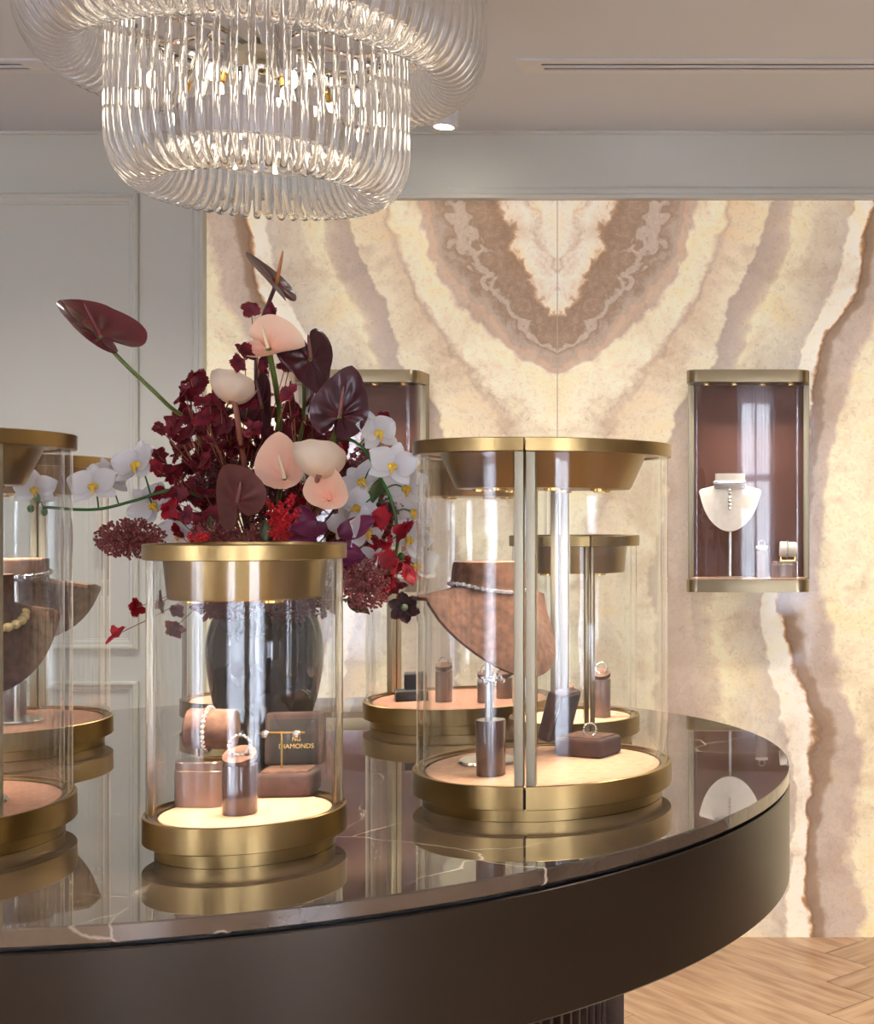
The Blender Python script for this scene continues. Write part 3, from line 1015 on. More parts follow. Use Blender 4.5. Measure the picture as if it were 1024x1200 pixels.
def ring_on(label, c, axis, r, mat_stone=None, group='diamond rings'):
    """diamond ring: band and stones; axis = hole direction"""
    t = thing('diamond_ring', label, 'ring', c, None, group)
    mtx = frame_from(axis, (0, 0, 1))
    g = G(); st_ = G()
    pts = [mtx @ Vector((r * math.cos(2 * PI * k / 24), r * math.sin(2 * PI * k / 24), 0)) for k in range(25)]
    g.tube(pts, r * .12, 8, cap=False)
    part('band', g, M_STEEL, t)
    for k in range(16):
        a = 2 * PI * k / 16
        st_.ball(mtx @ Vector((r * 1.04 * math.cos(a), r * 1.04 * math.sin(a), 0)), r * .21, 6, 4)
    part('stones', st_, M_DIAMOND, t, smooth=False)
    return t


def cylinder_stand(label, loc, r, h, mat=None, top='disc', tilt=20, tmat=None, group='ring stands'):
    t = thing('ring_stand', label, 'ring stand', loc, None, group)
    part('column', G().lathe([(0, 0), (r * .98, 0), (r, .001), (r, h - .001), (r * .98, h), (0, h)], 40), mat or M_BRNLAC, t)
    if top == 'disc':
        mt = Matrix.Rotation(R(tilt), 3, 'X')
        part('ring_rest', G().lathe([(0, -.004), (r * .96, -.004), (r * .99, 0), (r * .96, .005), (0, .006)], 32, c=(0, 0, h + .007 + r * .12), m=mt), tmat or M_SUEDE, t)
        part('neck', G().tube([(0, 0, h - .0005), (0, 0, h + .009)], r * .4, 12), M_DARKGAP, t)
    return t


def stadium(w, d, n=10):
    r_ = d / 2
    pts = []
    for k in range(n + 1):
        a = -PI / 2 + PI * k / n
        pts.append((w / 2 - r_ + r_ * math.cos(a), r_ * math.sin(a)))
    for k in range(n + 1):
        a = PI / 2 + PI * k / n
        pts.append((-w / 2 + r_ + r_ * math.cos(a), r_ * math.sin(a)))
    return pts


def bracelet_block(label, loc, w, d, h, rollr, rolll, rot, mat, rmat, label2, beads=26):
    t = thing('bracelet_stand', label, 'bracelet stand', loc, (0, 0, R(rot)), 'bracelet stands')
    part('block', G().prism(stadium(w, d), 0, h * .80, bev=.001), mat, t)
    part('lid', G().prism(stadium(w * .97, d * .96), h * .815, h, bev=.002), mat, t)
    part('reveal', G().prism(stadium(w * .94, d * .92), h * .79, h * .82), M_GOLD, t)
    fw = w * .52
    zr = h + rollr * 1.55
    xo = .012
    g = G()
    for x in (-fw / 2, fw / 2):
        g.box((x + xo, 0, (h + zr) / 2), (.004, .007, zr - h))
    g.box((xo, 0, h + .0025), (fw, .007, .004))
    part('stand_frame', g, M_GOLD, t, smooth=False)
    mt = frame_from((1, .12, -.04), (0, 0, 1))
    g = G().lathe([(0, -rolll / 2), (rollr * .95, -rolll / 2), (rollr, -rolll / 2 + .002), (rollr, rolll / 2 - .002), (rollr * .95, rolll / 2), (0, rolll / 2)], 40, c=(xo, 0, zr), m=mt)
    part('roll', g, rmat, t)
    b_ = thing('bracelet', label2, 'bracelet', loc, (0, 0, R(rot)), 'diamond bracelets')
    g = G()
    for k in range(beads):
        a = 2 * PI * k / beads
        g.ball(Vector((xo, 0, zr)) + mt @ Vector(((rollr + .0018) * math.cos(a), (rollr + .0018) * math.sin(a), -rolll * .06)), .0038, 6, 4)
    part('stones', g, M_DIAMOND, b_, smooth=False)
    pts = [Vector((xo, 0, zr)) + mt @ Vector(((rollr + .0012) * math.cos(2 * PI * k / 32), (rollr + .0012) * math.sin(2 * PI * k / 32), -rolll * .06)) for k in range(33)]
    part('chain', G().tube(pts, .0012, 6, cap=False), M_STEEL, b_)
    return t


# --- front short case
pS = lambda px, py: onplane(px, py, BELOW_PAD)
zP = DECK + PADZ + .0004
bl = pS(238, 943); bl.z = zP
bracelet_block('taupe lacquered block in the short front case carrying a suede bracelet roll', bl, .078, .045, .064, .0285, .064, 0, M_TAUPE, M_SUEDE,
               'diamond heart bracelet round the brown suede roll in the short front case')
rc_ = pS(281, 953); rc_.z = zP
cylinder_stand('glossy brown cylinder in the short front case with a tilted suede ring rest', rc_, .0232, .068, tilt=24)
ring_on('round diamond ring standing on the glossy cylinder in the short front case', rc_ + Vector((.001, -.004, .0945)), (.15, -1, .25), .0135)
# open gift box
bx = pS(338, 930); bx.z = zP
t = thing('gift_box', 'open brown suede box in the short front case with gold lettering inside its lid', 'gift box', bx, (0, 0, R(8)), 'open jewellery boxes')
bw, bd, bh_ = .082, .066, .035
part('box_base', G().rbox((0, 0, bh_ / 2), (bw, bd, bh_), .006), M_SUEDE_DK, t)
part('cushion', G().rbox((0, 0, bh_ + .0002), (bw * .82, bd * .8, .005), .002), M_SUEDE, t)
lr = Matrix.Rotation(R(-6), 3, 'X')
lc = Vector((0, bd / 2 + .011, bh_ + .040))
part('lid', G().rbox(lc, (bw + .004, .022, .080), .006, lr), M_SUEDE_DK, t)
part('lid_lining', G().rbox(lc + lr @ Vector((0, -.0108, -.003)), (bw * .86, .0015, .066), .0005, lr), M_SUEDE_IN, t)
for body, sz, off in (('DIAMONDS', .0098, -.0145), ('NG', .0085, -.0035)):
    cu = bpy.data.curves.new('lettering', 'FONT'); cu.body = body; cu.size = sz; cu.align_x = 'CENTER'; cu.extrude = .00015
    tmp = bpy.data.objects.new('tmp', cu); COL.objects.link(tmp)
    dg = bpy.context.evaluated_depsgraph_get()
    me = bpy.data.meshes.new_from_object(tmp.evaluated_get(dg)); bpy.data.objects.remove(tmp)
    me.materials.clear(); me.materials.append(M_LETTER); me.name = 'lettering'
    o = link('lettering', me, t, lc + lr @ Vector((.004, -.0124, off)), (R(90 - 6), 0, 0)); o['label'] = 'gold lettering on the dark lid lining'
es = pS(330, 930) + Vector((0, 0, 0)); es.z = zP + bh_ + .003
t = thing('earring_stand', 'gold T-bar stand in the open suede box, short front case', 'earring stand', es, (0, 0, R(4)))
part('post', G().tube([(0, 0, 0), (0, 0, .052)], .0018, 10), M_GOLD, t)
part('crossbar', G().tube([(-.034, 0, .0525), (.034, 0, .0525)], .0019, 10), M_GOLD, t)
for x, lb in ((-.023, 'round diamond stud at the left end of the gold T-bar'), (.023, 'round diamond stud at the right end of the gold T-bar')):
    e_ = thing('diamond_stud', lb, 'earring', es + Vector((x, -.004, .0505)), None, 'diamond studs')
    part('stone', G().ball((0, 0, 0), (.0062, .0045, .0062), 8, 4), M_DIAMOND, e_, smooth=False)
    part('setting', G().lathe([(.0058, .002), (.0066, 0), (.0058, -.001)], 12, m=Matrix.Rotation(R(90), 3, 'X')), M_STEEL, e_)

# --- tall right case
bR = Vector((-1.305 * U, 5.42 * U, zP))
hN = 1.0985 - .122 - .175
bust('brown suede necklace bust in the tall right case', bR, -27, U, M_SUEDE, neck=.140, height=.45, width=.34, polez=hN)


def neckloop(rad, s, z0, drop, spread=150):
    def fn(t_):
        a = R(-spread + 2 * spread * t_)
        return Vector((rad * math.cos(a) * s, rad * math.sin(a) * s, (z0 - drop * max(0, math.cos(a))) * s))
    return fn


strand('diamond choker round the neck of the bust in the tall right case', bR, -27, U, neckloop(.150, U, hN - .085, .035), .0042, M_DIAMOND, 60, shape='gem', group='diamond necklaces')
c_ = pS(575, 908); c_.z = zP
cylinder_stand('glossy dark brown cylinder in the tall right case with a thin rod', c_, .0232, .088, top=None)
t = thing('earring_display', 'thin dark rod with a crystal bar on the cylinder in the tall right case', 'earring display', c_ + Vector((.001, 0, .0884)), (0, 0, 0))
part('rod', G().tube([(0, 0, 0), (0, 0, .06)], .0018, 8), M_DARKGAP, t)
part('bar', G().tube([(-.018, 0, .060), (.018, 0, .064)], .0014, 8), M_STEEL, t)
g = G()
for k in range(9):
    g.ball((-.018 + k * .0045, -.001, .061 + .004 * math.sin(k * 2.1) + k * .0006), .0045, 6, 4)
part('crystals', g, M_DIAMOND, t, smooth=False)
rb = pS(689, 884); rb.z = zP
t = thing('gift_box', 'open brown suede ring box in the tall right case', 'gift box', rb, (0, 0, R(-22)), 'open jewellery boxes')
part('box_base', G().rbox((0, 0, .016), (.092, .074, .032), .006), M_SUEDE_DK, t)
part('cushion', G().rbox((0, 0, .0322), (.076, .06, .004), .0018), M_SUEDE, t)
l2 = Matrix.Rotation(R(16), 3, 'Y')
part('lid', G().rbox(Vector((-.058, 0, .066)), (.026, .074, .088), .006, l2), M_SUEDE_DK, t)
part('lid_lining', G().rbox(Vector((-.0445, 0, .064)), (.002, .060, .074), .0006, l2), M_SUEDE_IN, t)
ring_on('diamond ring in the open suede box in the tall right case', rb + Vector((.004, -.006, .043)), (.5, -1, .2), .011)

# --- left case, far-left case
bL = Vector((-2.885 * U, 4.62 * U, zP))
bust('brown suede bust with golden beads in the case at the left edge', bL, -50, U, M_SUEDE, neck=.125, height=.40, width=.275, polez=hN - .02)
strand('golden bead necklace on the bust in the case at the left edge', bL, -50, U, neckloop(.166, U, hN - .150, .055, 140), .0062, M_PEARL, 46, group='bead necklaces')
bF = Vector((-3.83 * U, 6.50 * U, zP))
bust('brown suede bust with jewelled collar in the far left case', bF, 112, U, M_SUEDE, neck=.13, height=.42, width=.36, polez=hN - .02)
strand('jewelled collar on the bust in the far left case', bF, -70, U, neckloop(.146, U, hN - .085, .02, 120), .005, M_DIAMOND, 44, shape='gem', group='diamond necklaces')
q = onplane(17, 838, BELOW_PAD); q.z = zP
cylinder_stand('brown cylinder in the far left case behind the chrome pole', q, .022, .07, M_TAUPE, tilt=15)

# --- back middle case
for px, py, h_, lb in ((520, 822, .068, 'grey-brown cylinder at the left in the back middle case'), (569, 823, .052, 'short brown cylinder in the back middle case, left of its pair'), (591, 818, .046, 'short brown cylinder in the back middle case, right of its pair')):
    q = onplane(px, py, BELOW_PAD); q.z = zP
    cylinder_stand(lb, q, .0185, h_, M_TAUPE, tilt=14)
    ring_on('small diamond ring on the ' + lb.split(' in the')[0].split(' at the')[0] + (' right' if px == 591 else '') + ' in the back middle case', q + Vector((0, -.002, h_ + .021)), (.1, -1, .2), .0095)
q = onplane(482, 820, BELOW_PAD); q.z = zP
t = thing('gift_box', 'dark wedge-shaped box at the left in the back middle case', 'gift box', q, (0, 0, R(20)), 'open jewellery boxes')
part('box_base', G().prism([(-.035, -.03), (.035, -.03), (.035, .03), (-.035, .03)], 0, .022, bev=.003), M_SUEDE_IN, t)
part('lid', G().rbox((.01, .012, .0415), (.05, .02, .038), .004, Matrix.Rotation(R(12), 3, 'X')), M_SUEDE_IN, t)

# --- back right short case
q = onplane(705, 840, BELOW_PAD); q.z = zP
cylinder_stand('tall grey cylinder in the short back right case', q, .0185, .078, M_TAUPE, tilt=25)
ring_on('diamond ring on the tall grey cylinder in the short back right case', q + Vector((0, -.002, .100)), (.2, -1, .2), .011)
q = onplane(662, 842, BELOW_PAD); q.z = zP
cylinder_stand('low brown cylinder in the short back right case', q, .0185, .052, M_BRNLAC, tilt=20)

# --- back left short case (behind the vase)
q = Vector((-3.09 * U + .02, 7.33 * U - .03, zP))
cylinder_stand('brown cylinder in the short case behind the flower vase', q, .02, .06, M_BRNLAC, tilt=15)

# --- right wall cabinet
wb = W(855.5, 670, 11.03); wb.z = CABZ
bust('cream necklace bust in the right wall cabinet', wb, -90, U * .98, M_CREAM, neck=.118, height=.48, width=.255, polez=(W(0, 555, 11.03).z - CABZ) / (U * .98), base='plate')
# the cabinet bust is shallow: squash it towards the wall
for o in list(bpy.data.objects):
    if o.get('label') == 'cream necklace bust in the right wall cabinet':
        o.scale = (.42, 1, 1); WBUST = o
zz = (W(0, 565, 11.03).z - CABZ) / U
t = strand('wide diamond collar on the cream bust in the right wall cabinet', wb, -90, U, neckloop(.126, U, zz, .01, 85), .0062, M_DIAMOND, 40, shape='gem', group='diamond necklaces', dangle=7)
t.scale = (.55, 1, 1)
g = G()
for row in range(4):
    fn_ = neckloop(.127 - .002 * row, U, zz - .011 * (row + 1), .012, 80)
    for k in range(44):
        g.ball(fn_(k / 43), .0038, 6, 4)
part('collar_rows', g, M_DIAMOND, t, smooth=False)
q = W(892.5, 676, 11.02); q.z = CABZ
cylinder_stand('taupe cylinder beside the cream bust in the right wall cabinet', q, .0215, .092, M_TAUPE, tilt=12, tmat=M_CREAM)
ring_on('diamond ring on the taupe cylinder in the right wall cabinet', q + Vector((0, -.004, .116)), (0, -1, .1), .0105)
q = W(919, 676, 11.02); q.z = CABZ
bracelet_block('taupe block with cream bracelet roll in the right wall cabinet', q, .094, .05, .056, .026, .056, 0, M_TAUPE, M_CREAM,
               'diamond bracelet on the cream roll in the right wall cabinet', 22)

# ================================================================== chandelier
HC = 1.9
ch = thing('chandelier', 'two-tier crystal chandelier of bent clear glass tubes on chrome rings', 'chandelier', (-2.432 * U, TZ, EYE + HC * U), (0, R(0), 0))


def tube_path(ro, ri, zt, zc, zl, zi):
    """J-shaped tube in the r-z plane (units, relative to HC)"""
    pts = [Vector((ro, 0, zt)), Vector((ro, 0, (zt + zc) / 2)), Vector((ro, 0, zc + .06))]
    n = 14
    rm = (ro + ri) / 2 - .02
    for k in range(n + 1):
        a = PI * k / n
        # half ellipse, deeper towards the inner side
        x = (ro + ri) / 2 + (ro - ri) / 2 * math.cos(a)
        zc_ = zc + (zi - zc) * (k / n)
        pts.append(Vector((x, 0, zc_ + (zl - (zc + zi) / 2) * math.sin(a) * 1.02)))
    return [p * U for p in pts]


tiers = [('inner_tube', .610, .370, 2.16, 1.64, 1.435, 1.60, 58), ('outer_tube', .947, .69, 2.95, 2.16, 1.935, 2.115, 92)]
for nm, ro, ri, zt, zc, zl, zi, n in tiers:
    p = tube_path(ro, ri, zt - HC, zc - HC, zl - HC, zi - HC)
    me = G().tube(p, .0150 * U * (1.0 if nm == 'inner_tube' else 1.08), 14).mesh(nm, M_TUBE, angle=80)
    for k in range(n):
        link(nm, me, ch, (0, 0, 0), (0, 0, 2 * PI * (k + .5) / n))


def ring(name, r0, r1, z0, z1, mat=M_CHROME):
    part(name, G().lathe([(r0 * U, (z0 - HC) * U), (r1 * U, (z0 - HC) * U), (r1 * U, (z1 - HC) * U), (r0 * U, (z1 - HC) * U)], 96, closed=True), mat, ch)


ring('chrome_ring', .335, .350, 1.60, 1.76)
ring('chrome_ring', .655, .670, 2.115, 2.23)
ring('top_ring', .585, .635, 2.16, 2.20)
ring('top_ring', .92, .975, 2.95, 3.0)
M_PLATE = principled('ivory_plate', (236, 224, 196), .4)
ring('hub_plate', .0, .12, 2.02, 2.05, M_PLATE)
part('stem', G().tube([(0, 0, (2.05 - HC) * U), (0, 0, (3.17 - HC) * U)], .05 * U, 20), M_CHROME, ch)
part('canopy', G().lathe([(0, (3.195 - HC) * U), (.30 * U, (3.195 - HC) * U), (.28 * U, (3.14 - HC) * U), (0, (3.10 - HC) * U)], 40), M_CHROME, ch)
part('finial', G().ball((0, 0, (1.99 - HC) * U), .035 * U), M_CHROME, ch)
bulb_me = G().ball((0, 0, 0), (.0065, .0065, .015), 12, 8).mesh('bulb', M_BULB)
for k in range(8):
    a = 2 * PI * k / 8 + .25
    d = Vector((math.cos(a), math.sin(a), 0))
    arm = smoothpath([d * .06 * U + Vector((0, 0, .16 * U)), d * .24 * U + Vector((0, 0, .20 * U)), d * .40 * U + Vector((0, 0, .17 * U)), d * .655 * U + Vector((0, 0, .24 * U))], 6)
    part('arm', G().tube(arm, .012 * U, 8), M_CHROME, ch)
    a2 = a + .4
    d = Vector((math.cos(a2), math.sin(a2), 0))
    p0, p1 = d * .22 * U + Vector((0, 0, .20 * U)), d * .30 * U + Vector((0, 0, -.04 * U))
    h_ = part('lamp_holder', G().tube([p0, p1], .020 * U, 12), M_CHROME, ch)
    part('sleeve', G().tube([p1, p1 + (p1 - p0).normalized() * .016], .013 * U, 10), M_GOLD, h_)
    link('bulb', bulb_me, h_, p1 + (p1 - p0).normalized() * .034)
for k in range(14):
    a = 2 * PI * (k + .5) / 14
    d = Vector((math.cos(a), math.sin(a), 0))
    h_ = part('lamp_holder', G().tube([d * .55 * U + Vector((0, 0, .42 * U)), d * .55 * U + Vector((0, 0, .30 * U))], .018 * U, 10), M_CHROME, ch)
    link('bulb', bulb_me, h_, d * .55 * U + Vector((0, 0, .30 * U - .02)))
for k in range(10):
    a = 2 * PI * (k + .5) / 10
    d = Vector((math.cos(a), math.sin(a), 0))
    h_ = part('lamp_holder', G().tube([d * .5 * U + Vector((0, 0, .02 * U)), d * .5 * U + Vector((0, 0, -.05 * U))], .014 * U, 10), M_CHROME, ch)
    link('bulb', bulb_me, h_, d * .5 * U + Vector((0, 0, -.05 * U - .02)))
#FLOWERS_BEGIN
# ================================================================== vase and flowers
MOUTH = W(311, 694, 5.965)
vz = DECK
t = thing('vase', 'black glazed bulbous vase holding the flowers, seen through the short front case', 'vase', (MOUTH.x, MOUTH.y, vz))
prof = [(0, 0), (.115, 0), (.125, .012), (.155, .12), (.215, .30), (.243, .48), (.235, .60), (.20, .70), (.155, .765), (.145, .785), (.132, .785), (.14, .74), (.12, .6), (0, .55)]
pp = smoothpath([(r_, z, 0) for r_, z in prof[1:11]], 4)
part('body', G().lathe([(0, 0)] + [(p.x * U, p.y * U) for p in pp] + [(.125 * U, .77 * U), (.12 * U, .6 * U), (0, .55 * U)], 64), M_BLACK, t, angle=60)
MOUTH = Vector((MOUTH.x, MOUTH.y, vz + .75 * U))
HEART = [(0, 1), (12, .94), (30, .82), (60, .70), (90, .66), (120, .64), (145, .58), (160, .46), (172, .24), (180, .13)]


def to_mouth(rng):
    return MOUTH + Vector((rng.uniform(-.03, .03), rng.uniform(-.03, .03), rng.uniform(-.05, .0)))


FR = random.Random(11)


def spathe_mesh(L, wr, cup, fold, curl, ridge, lob, roll=0, bulb=0, close=0):
    g = G(); tones = []
    A, Rr = 56, 9
    grid = []
    for i in range(Rr + 1):
        row = []
        for k in range(A):
            th = -180 + 360 * k / A
            rr = interp(HEART, abs(th))
            k_ = min(1, max(0, (abs(th) - 60) / 75)); k_ = k_ * k_ * (3 - 2 * k_)
            rr = max(rr * (1 + (lob - 1) * k_), close * (k_ > .9))
            rho = i / Rr
            x = math.sin(R(th)) * rr * rho * wr
            y = math.cos(R(th)) * rr * rho
            z = cup * rho ** 2 * .5 + fold * abs(x) ** 1.4 + curl * max(0, y - .45) ** 2 + .10 * rho ** 5 * roll * math.sin(R(th) * 3)
            z += ridge * math.cos(R(th) * 9) * math.sin(PI * min(1, rho * 1.05)) * .5 - .12 * math.exp(-(rho / .12) ** 2)
            if bulb:
                an = bulb * rho * (.72 + .38 * rr)
                pk = 1 + .22 * math.exp(-(th / 26) ** 2) * rho ** 3
                q_ = math.sin(an) * .64 * pk
                x, y, z = math.sin(R(th)) * q_ * wr, math.cos(R(th)) * q_, (1 - math.cos(an)) * .62 + .02 * math.cos(R(th) * 7) * rho
            row.append((Vector((x, y, z)) * L, .15 + .75 * rho))
        grid.append(row)
    th_ = .0011
    # closed skin: fan centre, rings on both faces
    vs, tn, fs = [], [], []
    for side in (1, -1):
        b0 = len(vs)
        vs.append(grid[0][0][0] + Vector((0, 0, side * th_))); tn.append(.1)
        for i in range(1, Rr + 1):
            for p, tv in grid[i]:
                vs.append(p + Vector((0, 0, side * th_ * (1 - .6 * i / Rr)))); tn.append(tv)
        for k in range(A):
            k2 = (k + 1) % A
            f = [(b0, b0 + 1 + k, b0 + 1 + k2)]
            for i in range(Rr - 1):
                f.append((b0 + 1 + i * A + k, b0 + 1 + (i + 1) * A + k, b0 + 1 + (i + 1) * A + k2, b0 + 1 + i * A + k2))
            fs += f if side == 1 else [tuple(reversed(q)) for q in f]
    n1 = 1 + Rr * A
    for k in range(A):
        k2 = (k + 1) % A
        a, b_ = 1 + (Rr - 1) * A + k, 1 + (Rr - 1) * A + k2
        fs.append((a, n1 + a, n1 + b_, b_))
    g.add(vs, fs)
    g.tone = tn
    return g


def anthurium(label, at, Z, tip, nrm, L, mat, spx=None, spmat=None, stem=None, smat=None, wr=1, cup=.3, fold=0, curl=0, ridge=.02, lob=1, group='anthuriums', sr=.0036, roll=0, bulb=0, close=0):
    c = W(at[0], at[1], Z)
    s = Z * U / F
    t = thing('anthurium', label, 'anthurium flower', c, None, group)
    m = frame_from(cam_dir(nrm), cam_dir(tip))
    g = spathe_mesh(L * s, wr, cup, fold, curl, ridge, lob, roll, bulb, close)
    g.v = [m @ p for p in g.v]
    part('spathe', g, mat, t, angle=70)
    if spx:
        dx, dy, dz = spx
        e = cam_dir((dx, -dy, dz)) * s
        b0 = m @ Vector((0, 0, -.0005))
        pts = [b0 + e * k / 6 for k in range(7)]
        r0 = .0028
        part('spadix', G().tube(pts, [r0 * 1.05, r0 * 1.2, r0 * 1.15, r0 * 1.05, r0 * .95, r0 * .8, r0 * .4], 10), spmat, t, angle=70)
    if stem:
        pts = [m @ Vector((0, 0, -.0015))] + [W(x, y, z) - c for x, y, z in stem] + [to_mouth(FR) - c]
        part('stem', G().tube(smoothpath(pts, 8), sr, 8), smat, t, angle=70)
    return t


Zc = 5.65
anthurium('glossy maroon anthurium reaching far out at the upper left on a long green stem', (117, 393), 5.55, (-.79, .61, 0), (.60, .70, .40), 62, P_MAROON, (-13, -36, 10), M_SPX_RED, [(144, 424, 5.6), (195, 473, 5.7), (240, 522, 5.85)], M_STEM, wr=.95, cup=.20, fold=.3, curl=-.25, lob=1.3)
anthurium('dark anthurium seen edge-on at the very top of the bouquet', (324, 333), 5.75, (-.62, .78, .1), (.74, .64, .10), 50, P_BROWN, (10, -38, 6), M_SPX_AMB, [(316, 352, 5.78), (306, 382, 5.8), (300, 450, 5.85)], M_STEM_BRN, wr=.85, cup=-.15, fold=.3, curl=.2, lob=1.05)
anthurium('black-brown folded anthurium right of the topmost pink one', (364, 420), 5.6, (.3, -.95, .1), (.62, .22, .75), 46, P_CHOC, (0, -27, 8), M_SPX_DK, [(357, 440, 5.66), (356, 480, 5.7), (350, 520, 5.75)], M_STEM, wr=.76, cup=.1, fold=-.5, lob=1.75, ridge=.04, roll=.6)
anthurium('large black-purple anthurium facing the camera above the cream bloom', (398, 487), 5.45, (.24, .97, .12), (-.12, .12, .98), 60, P_CHOC, (8, -33, 10), M_SPX_DK, [(391, 515, 5.5), (386, 560, 5.6)], M_STEM, wr=.88, cup=.25, fold=-.12, ridge=.05, lob=.95, roll=.5)
anthurium('dark folded anthurium behind the cream bloom at the upper left', (306, 476), 5.62, (.45, -.88, .12), (-.35, .25, .9), 42, P_CHOC, (-3, -30, 8), M_SPX_DK, [(309, 500, 5.7), (313, 540, 5.8)], M_STEM, wr=.72, cup=.2, fold=.35, lob=1.7, ridge=.03)
anthurium('brown anthurium hanging low at the centre just over the front case', (278, 588), 5.12, (-.55, .45, .7), (-.42, .05, .9), 48, P_BROWN, (9, -23, 12), M_SPX_DK, [(284, 600, 5.3), (292, 640, 5.5)], M_STEM_BRN, wr=1.2, cup=.12, fold=-.25, lob=1.15, ridge=.03)
anthurium('pale pink wide-open anthurium at the top of the bouquet', (314, 408), 5.5, (.97, .06, .25), (-.06, .58, .80), 48, P_PINK, (-5, -26, 6), M_SPX_CREAM, [(317, 420, 5.55), (325, 465, 5.65), (327, 510, 5.75)], M_STEM, wr=1.0, cup=.55, fold=.3, curl=-.5, lob=1.0, ridge=.02, roll=.5, sr=.0048)
anthurium('pink cupped anthurium with a pale spadix left of the cream bloom', (333, 561), 5.32, (.02, .98, .22), (-.05, -.12, .99), 56, P_PEACH, (-6, -38, 8), M_SPX_CREAM, [(327, 580, 5.4), (322, 620, 5.55)], M_STEM, wr=.84, cup=.38, fold=.12, close=.2, lob=.42, ridge=.012)
anthurium('pink anthurium with a coral spadix, lowest of the three pink ones', (386, 586), 5.28, (.14, .98, .2), (-.02, -.25, .96), 46, P_PINK, (6, -34, 8), M_SPX_PINK, [(372, 600, 5.4), (352, 630, 5.55)], M_STEM_RED, wr=.92, cup=.45, fold=.15, close=.2, lob=.38, ridge=.015)
anthurium('cream anthurium turned away on a red-brown stem at the upper left', (268, 470), 5.45, (-1, .12, .1), (.12, .88, -.4), 40, P_CREAM, None, None, [(275, 474, 5.46), (281, 510, 5.5), (287, 550, 5.62)], M_STEM_RED, wr=1.0, bulb=1.75, ridge=.01, sr=.0046)
anthurium('cream anthurium turned away, in the middle between two pink ones', (374, 556), 5.2, (-.75, .55, .1), (-.1, .80, -.5), 44, P_CREAM, None, None, [(372, 561, 5.23), (358, 600, 5.45)], M_STEM_RED, wr=1.0, bulb=1.7, ridge=.01, sr=.0046)


# ---- petals
def petal_grid(L, w, cup, bend, m, base, ruff=0, ph=0, n=9, q=6, tipw=.55):
    grid = []
    for i in range(n + 1):
        u_ = i / n
        ww = w * (math.sin(PI * min(1, .06 + .90 * u_ ** .85)) ** tipw)
        row = []
        for j in range(q + 1):
            v = -1 + 2 * j / q
            e = 1 + ruff * math.sin(v * 7 + ph + u_ * 9) * u_
            row.append(base + m @ (Vector((v * ww * .5 * e, u_ * L * (1 - .10 * v * v * u_) * e, cup * w * v * v * .5 + bend * L * u_ * u_ + ruff * .35 * w * math.sin(v * 9 + ph) * u_))))
        grid.append(row)
    return grid


def add_petal(g, tone, *a, thick=.0007, **k):
    grid = petal_grid(*a, **k)
    n = len(grid)
    g.sheet(grid, thick)
    tn = [.15 + .75 * i / (n - 1) for i in range(n) for _ in grid[0]]
    tone += tn + tn


def rotz(a):
    return Matrix.Rotation(a, 3, 'Z')


def phal_meshes():
    """white moth orchid: 3 sepals, 2 broad petals, small lip; unit radius"""
    out = []
    for v in range(3):
        rg = random.Random(50 + v)
        g = G(); tone = []
        op = [.12, .3, -.1][v]
        for a in (0, 125, -125):
            add_petal(g, tone, .95, .62, .15, op * .5, rotz(R(a + rg.uniform(-6, 6))), Vector((0, 0, -.03)), thick=.02)
        for a in (68, -68):
            add_petal(g, tone, 1.0, 1.02, .16, op, rotz(R(a + rg.uniform(-6, 6))), Vector((0, 0, .03)), thick=.02, tipw=.75)
        g.tone = tone
        me = g.mesh('blossom', P_WHITE, angle=80)
        h = G()
        for s in (-1, 1):
            h.ball((s * .1, -.05, .12), (.09, .12, .12), 8, 6)
        h.tube([(0, 0, .05), (0, -.10, .18), (0, -.24, .16), (0, -.36, .08)], [.05, .08, .07, .02], 8)
        h.ball((0, .06, .1), (.07, .07, .1), 8, 6)
        out.append((me, h.mesh('lip', M_YEL, angle=80)))
    return out


PHAL = phal_meshes()


def orient(nrm, up):
    return frame_from(cam_dir(nrm), cam_dir(up))


def orchid_spray(label, stem, blooms, buds=()):
    base = MOUTH
    t = thing('orchid_spray', label, 'orchid spray', base, None, 'white orchid sprays')
    pts = smoothpath([W(*p) - base for p in stem], 8)
    part('stem', G().tube([Vector((0, 0, -.02))] + pts, .0028, 8), M_STEM_DK, t, angle=70)
    for k, (x, y, Z, nrm, up, sz) in enumerate(blooms):
        c = W(x, y, Z) - base
        s = sz * 1.14 * Z * U / F
        m = orient(nrm, up).to_4x4()
        me, lip = PHAL[k % 3]
        o = link('blossom', me, t)
        o.matrix_local = Matrix.Translation(c) @ m @ Matrix.Scale(s, 4)
        l_ = link('lip', lip, o)
        near = min(pts, key=lambda p: (p - c).length)
        back = c - m.to_3x3() @ Vector((0, 0, .004))
        part('pedicel', G().tube(smoothpath([near, (near + back) / 2 + Vector((0, 0, .006)), back], 5), .0014, 6), M_STEM_DK, t, angle=70)
    for x, y, Z in buds:
        part('bud', G().ball(W(x, y, Z) - base, (.006, .005, .007)), M_STEM_DK, t)
    return t


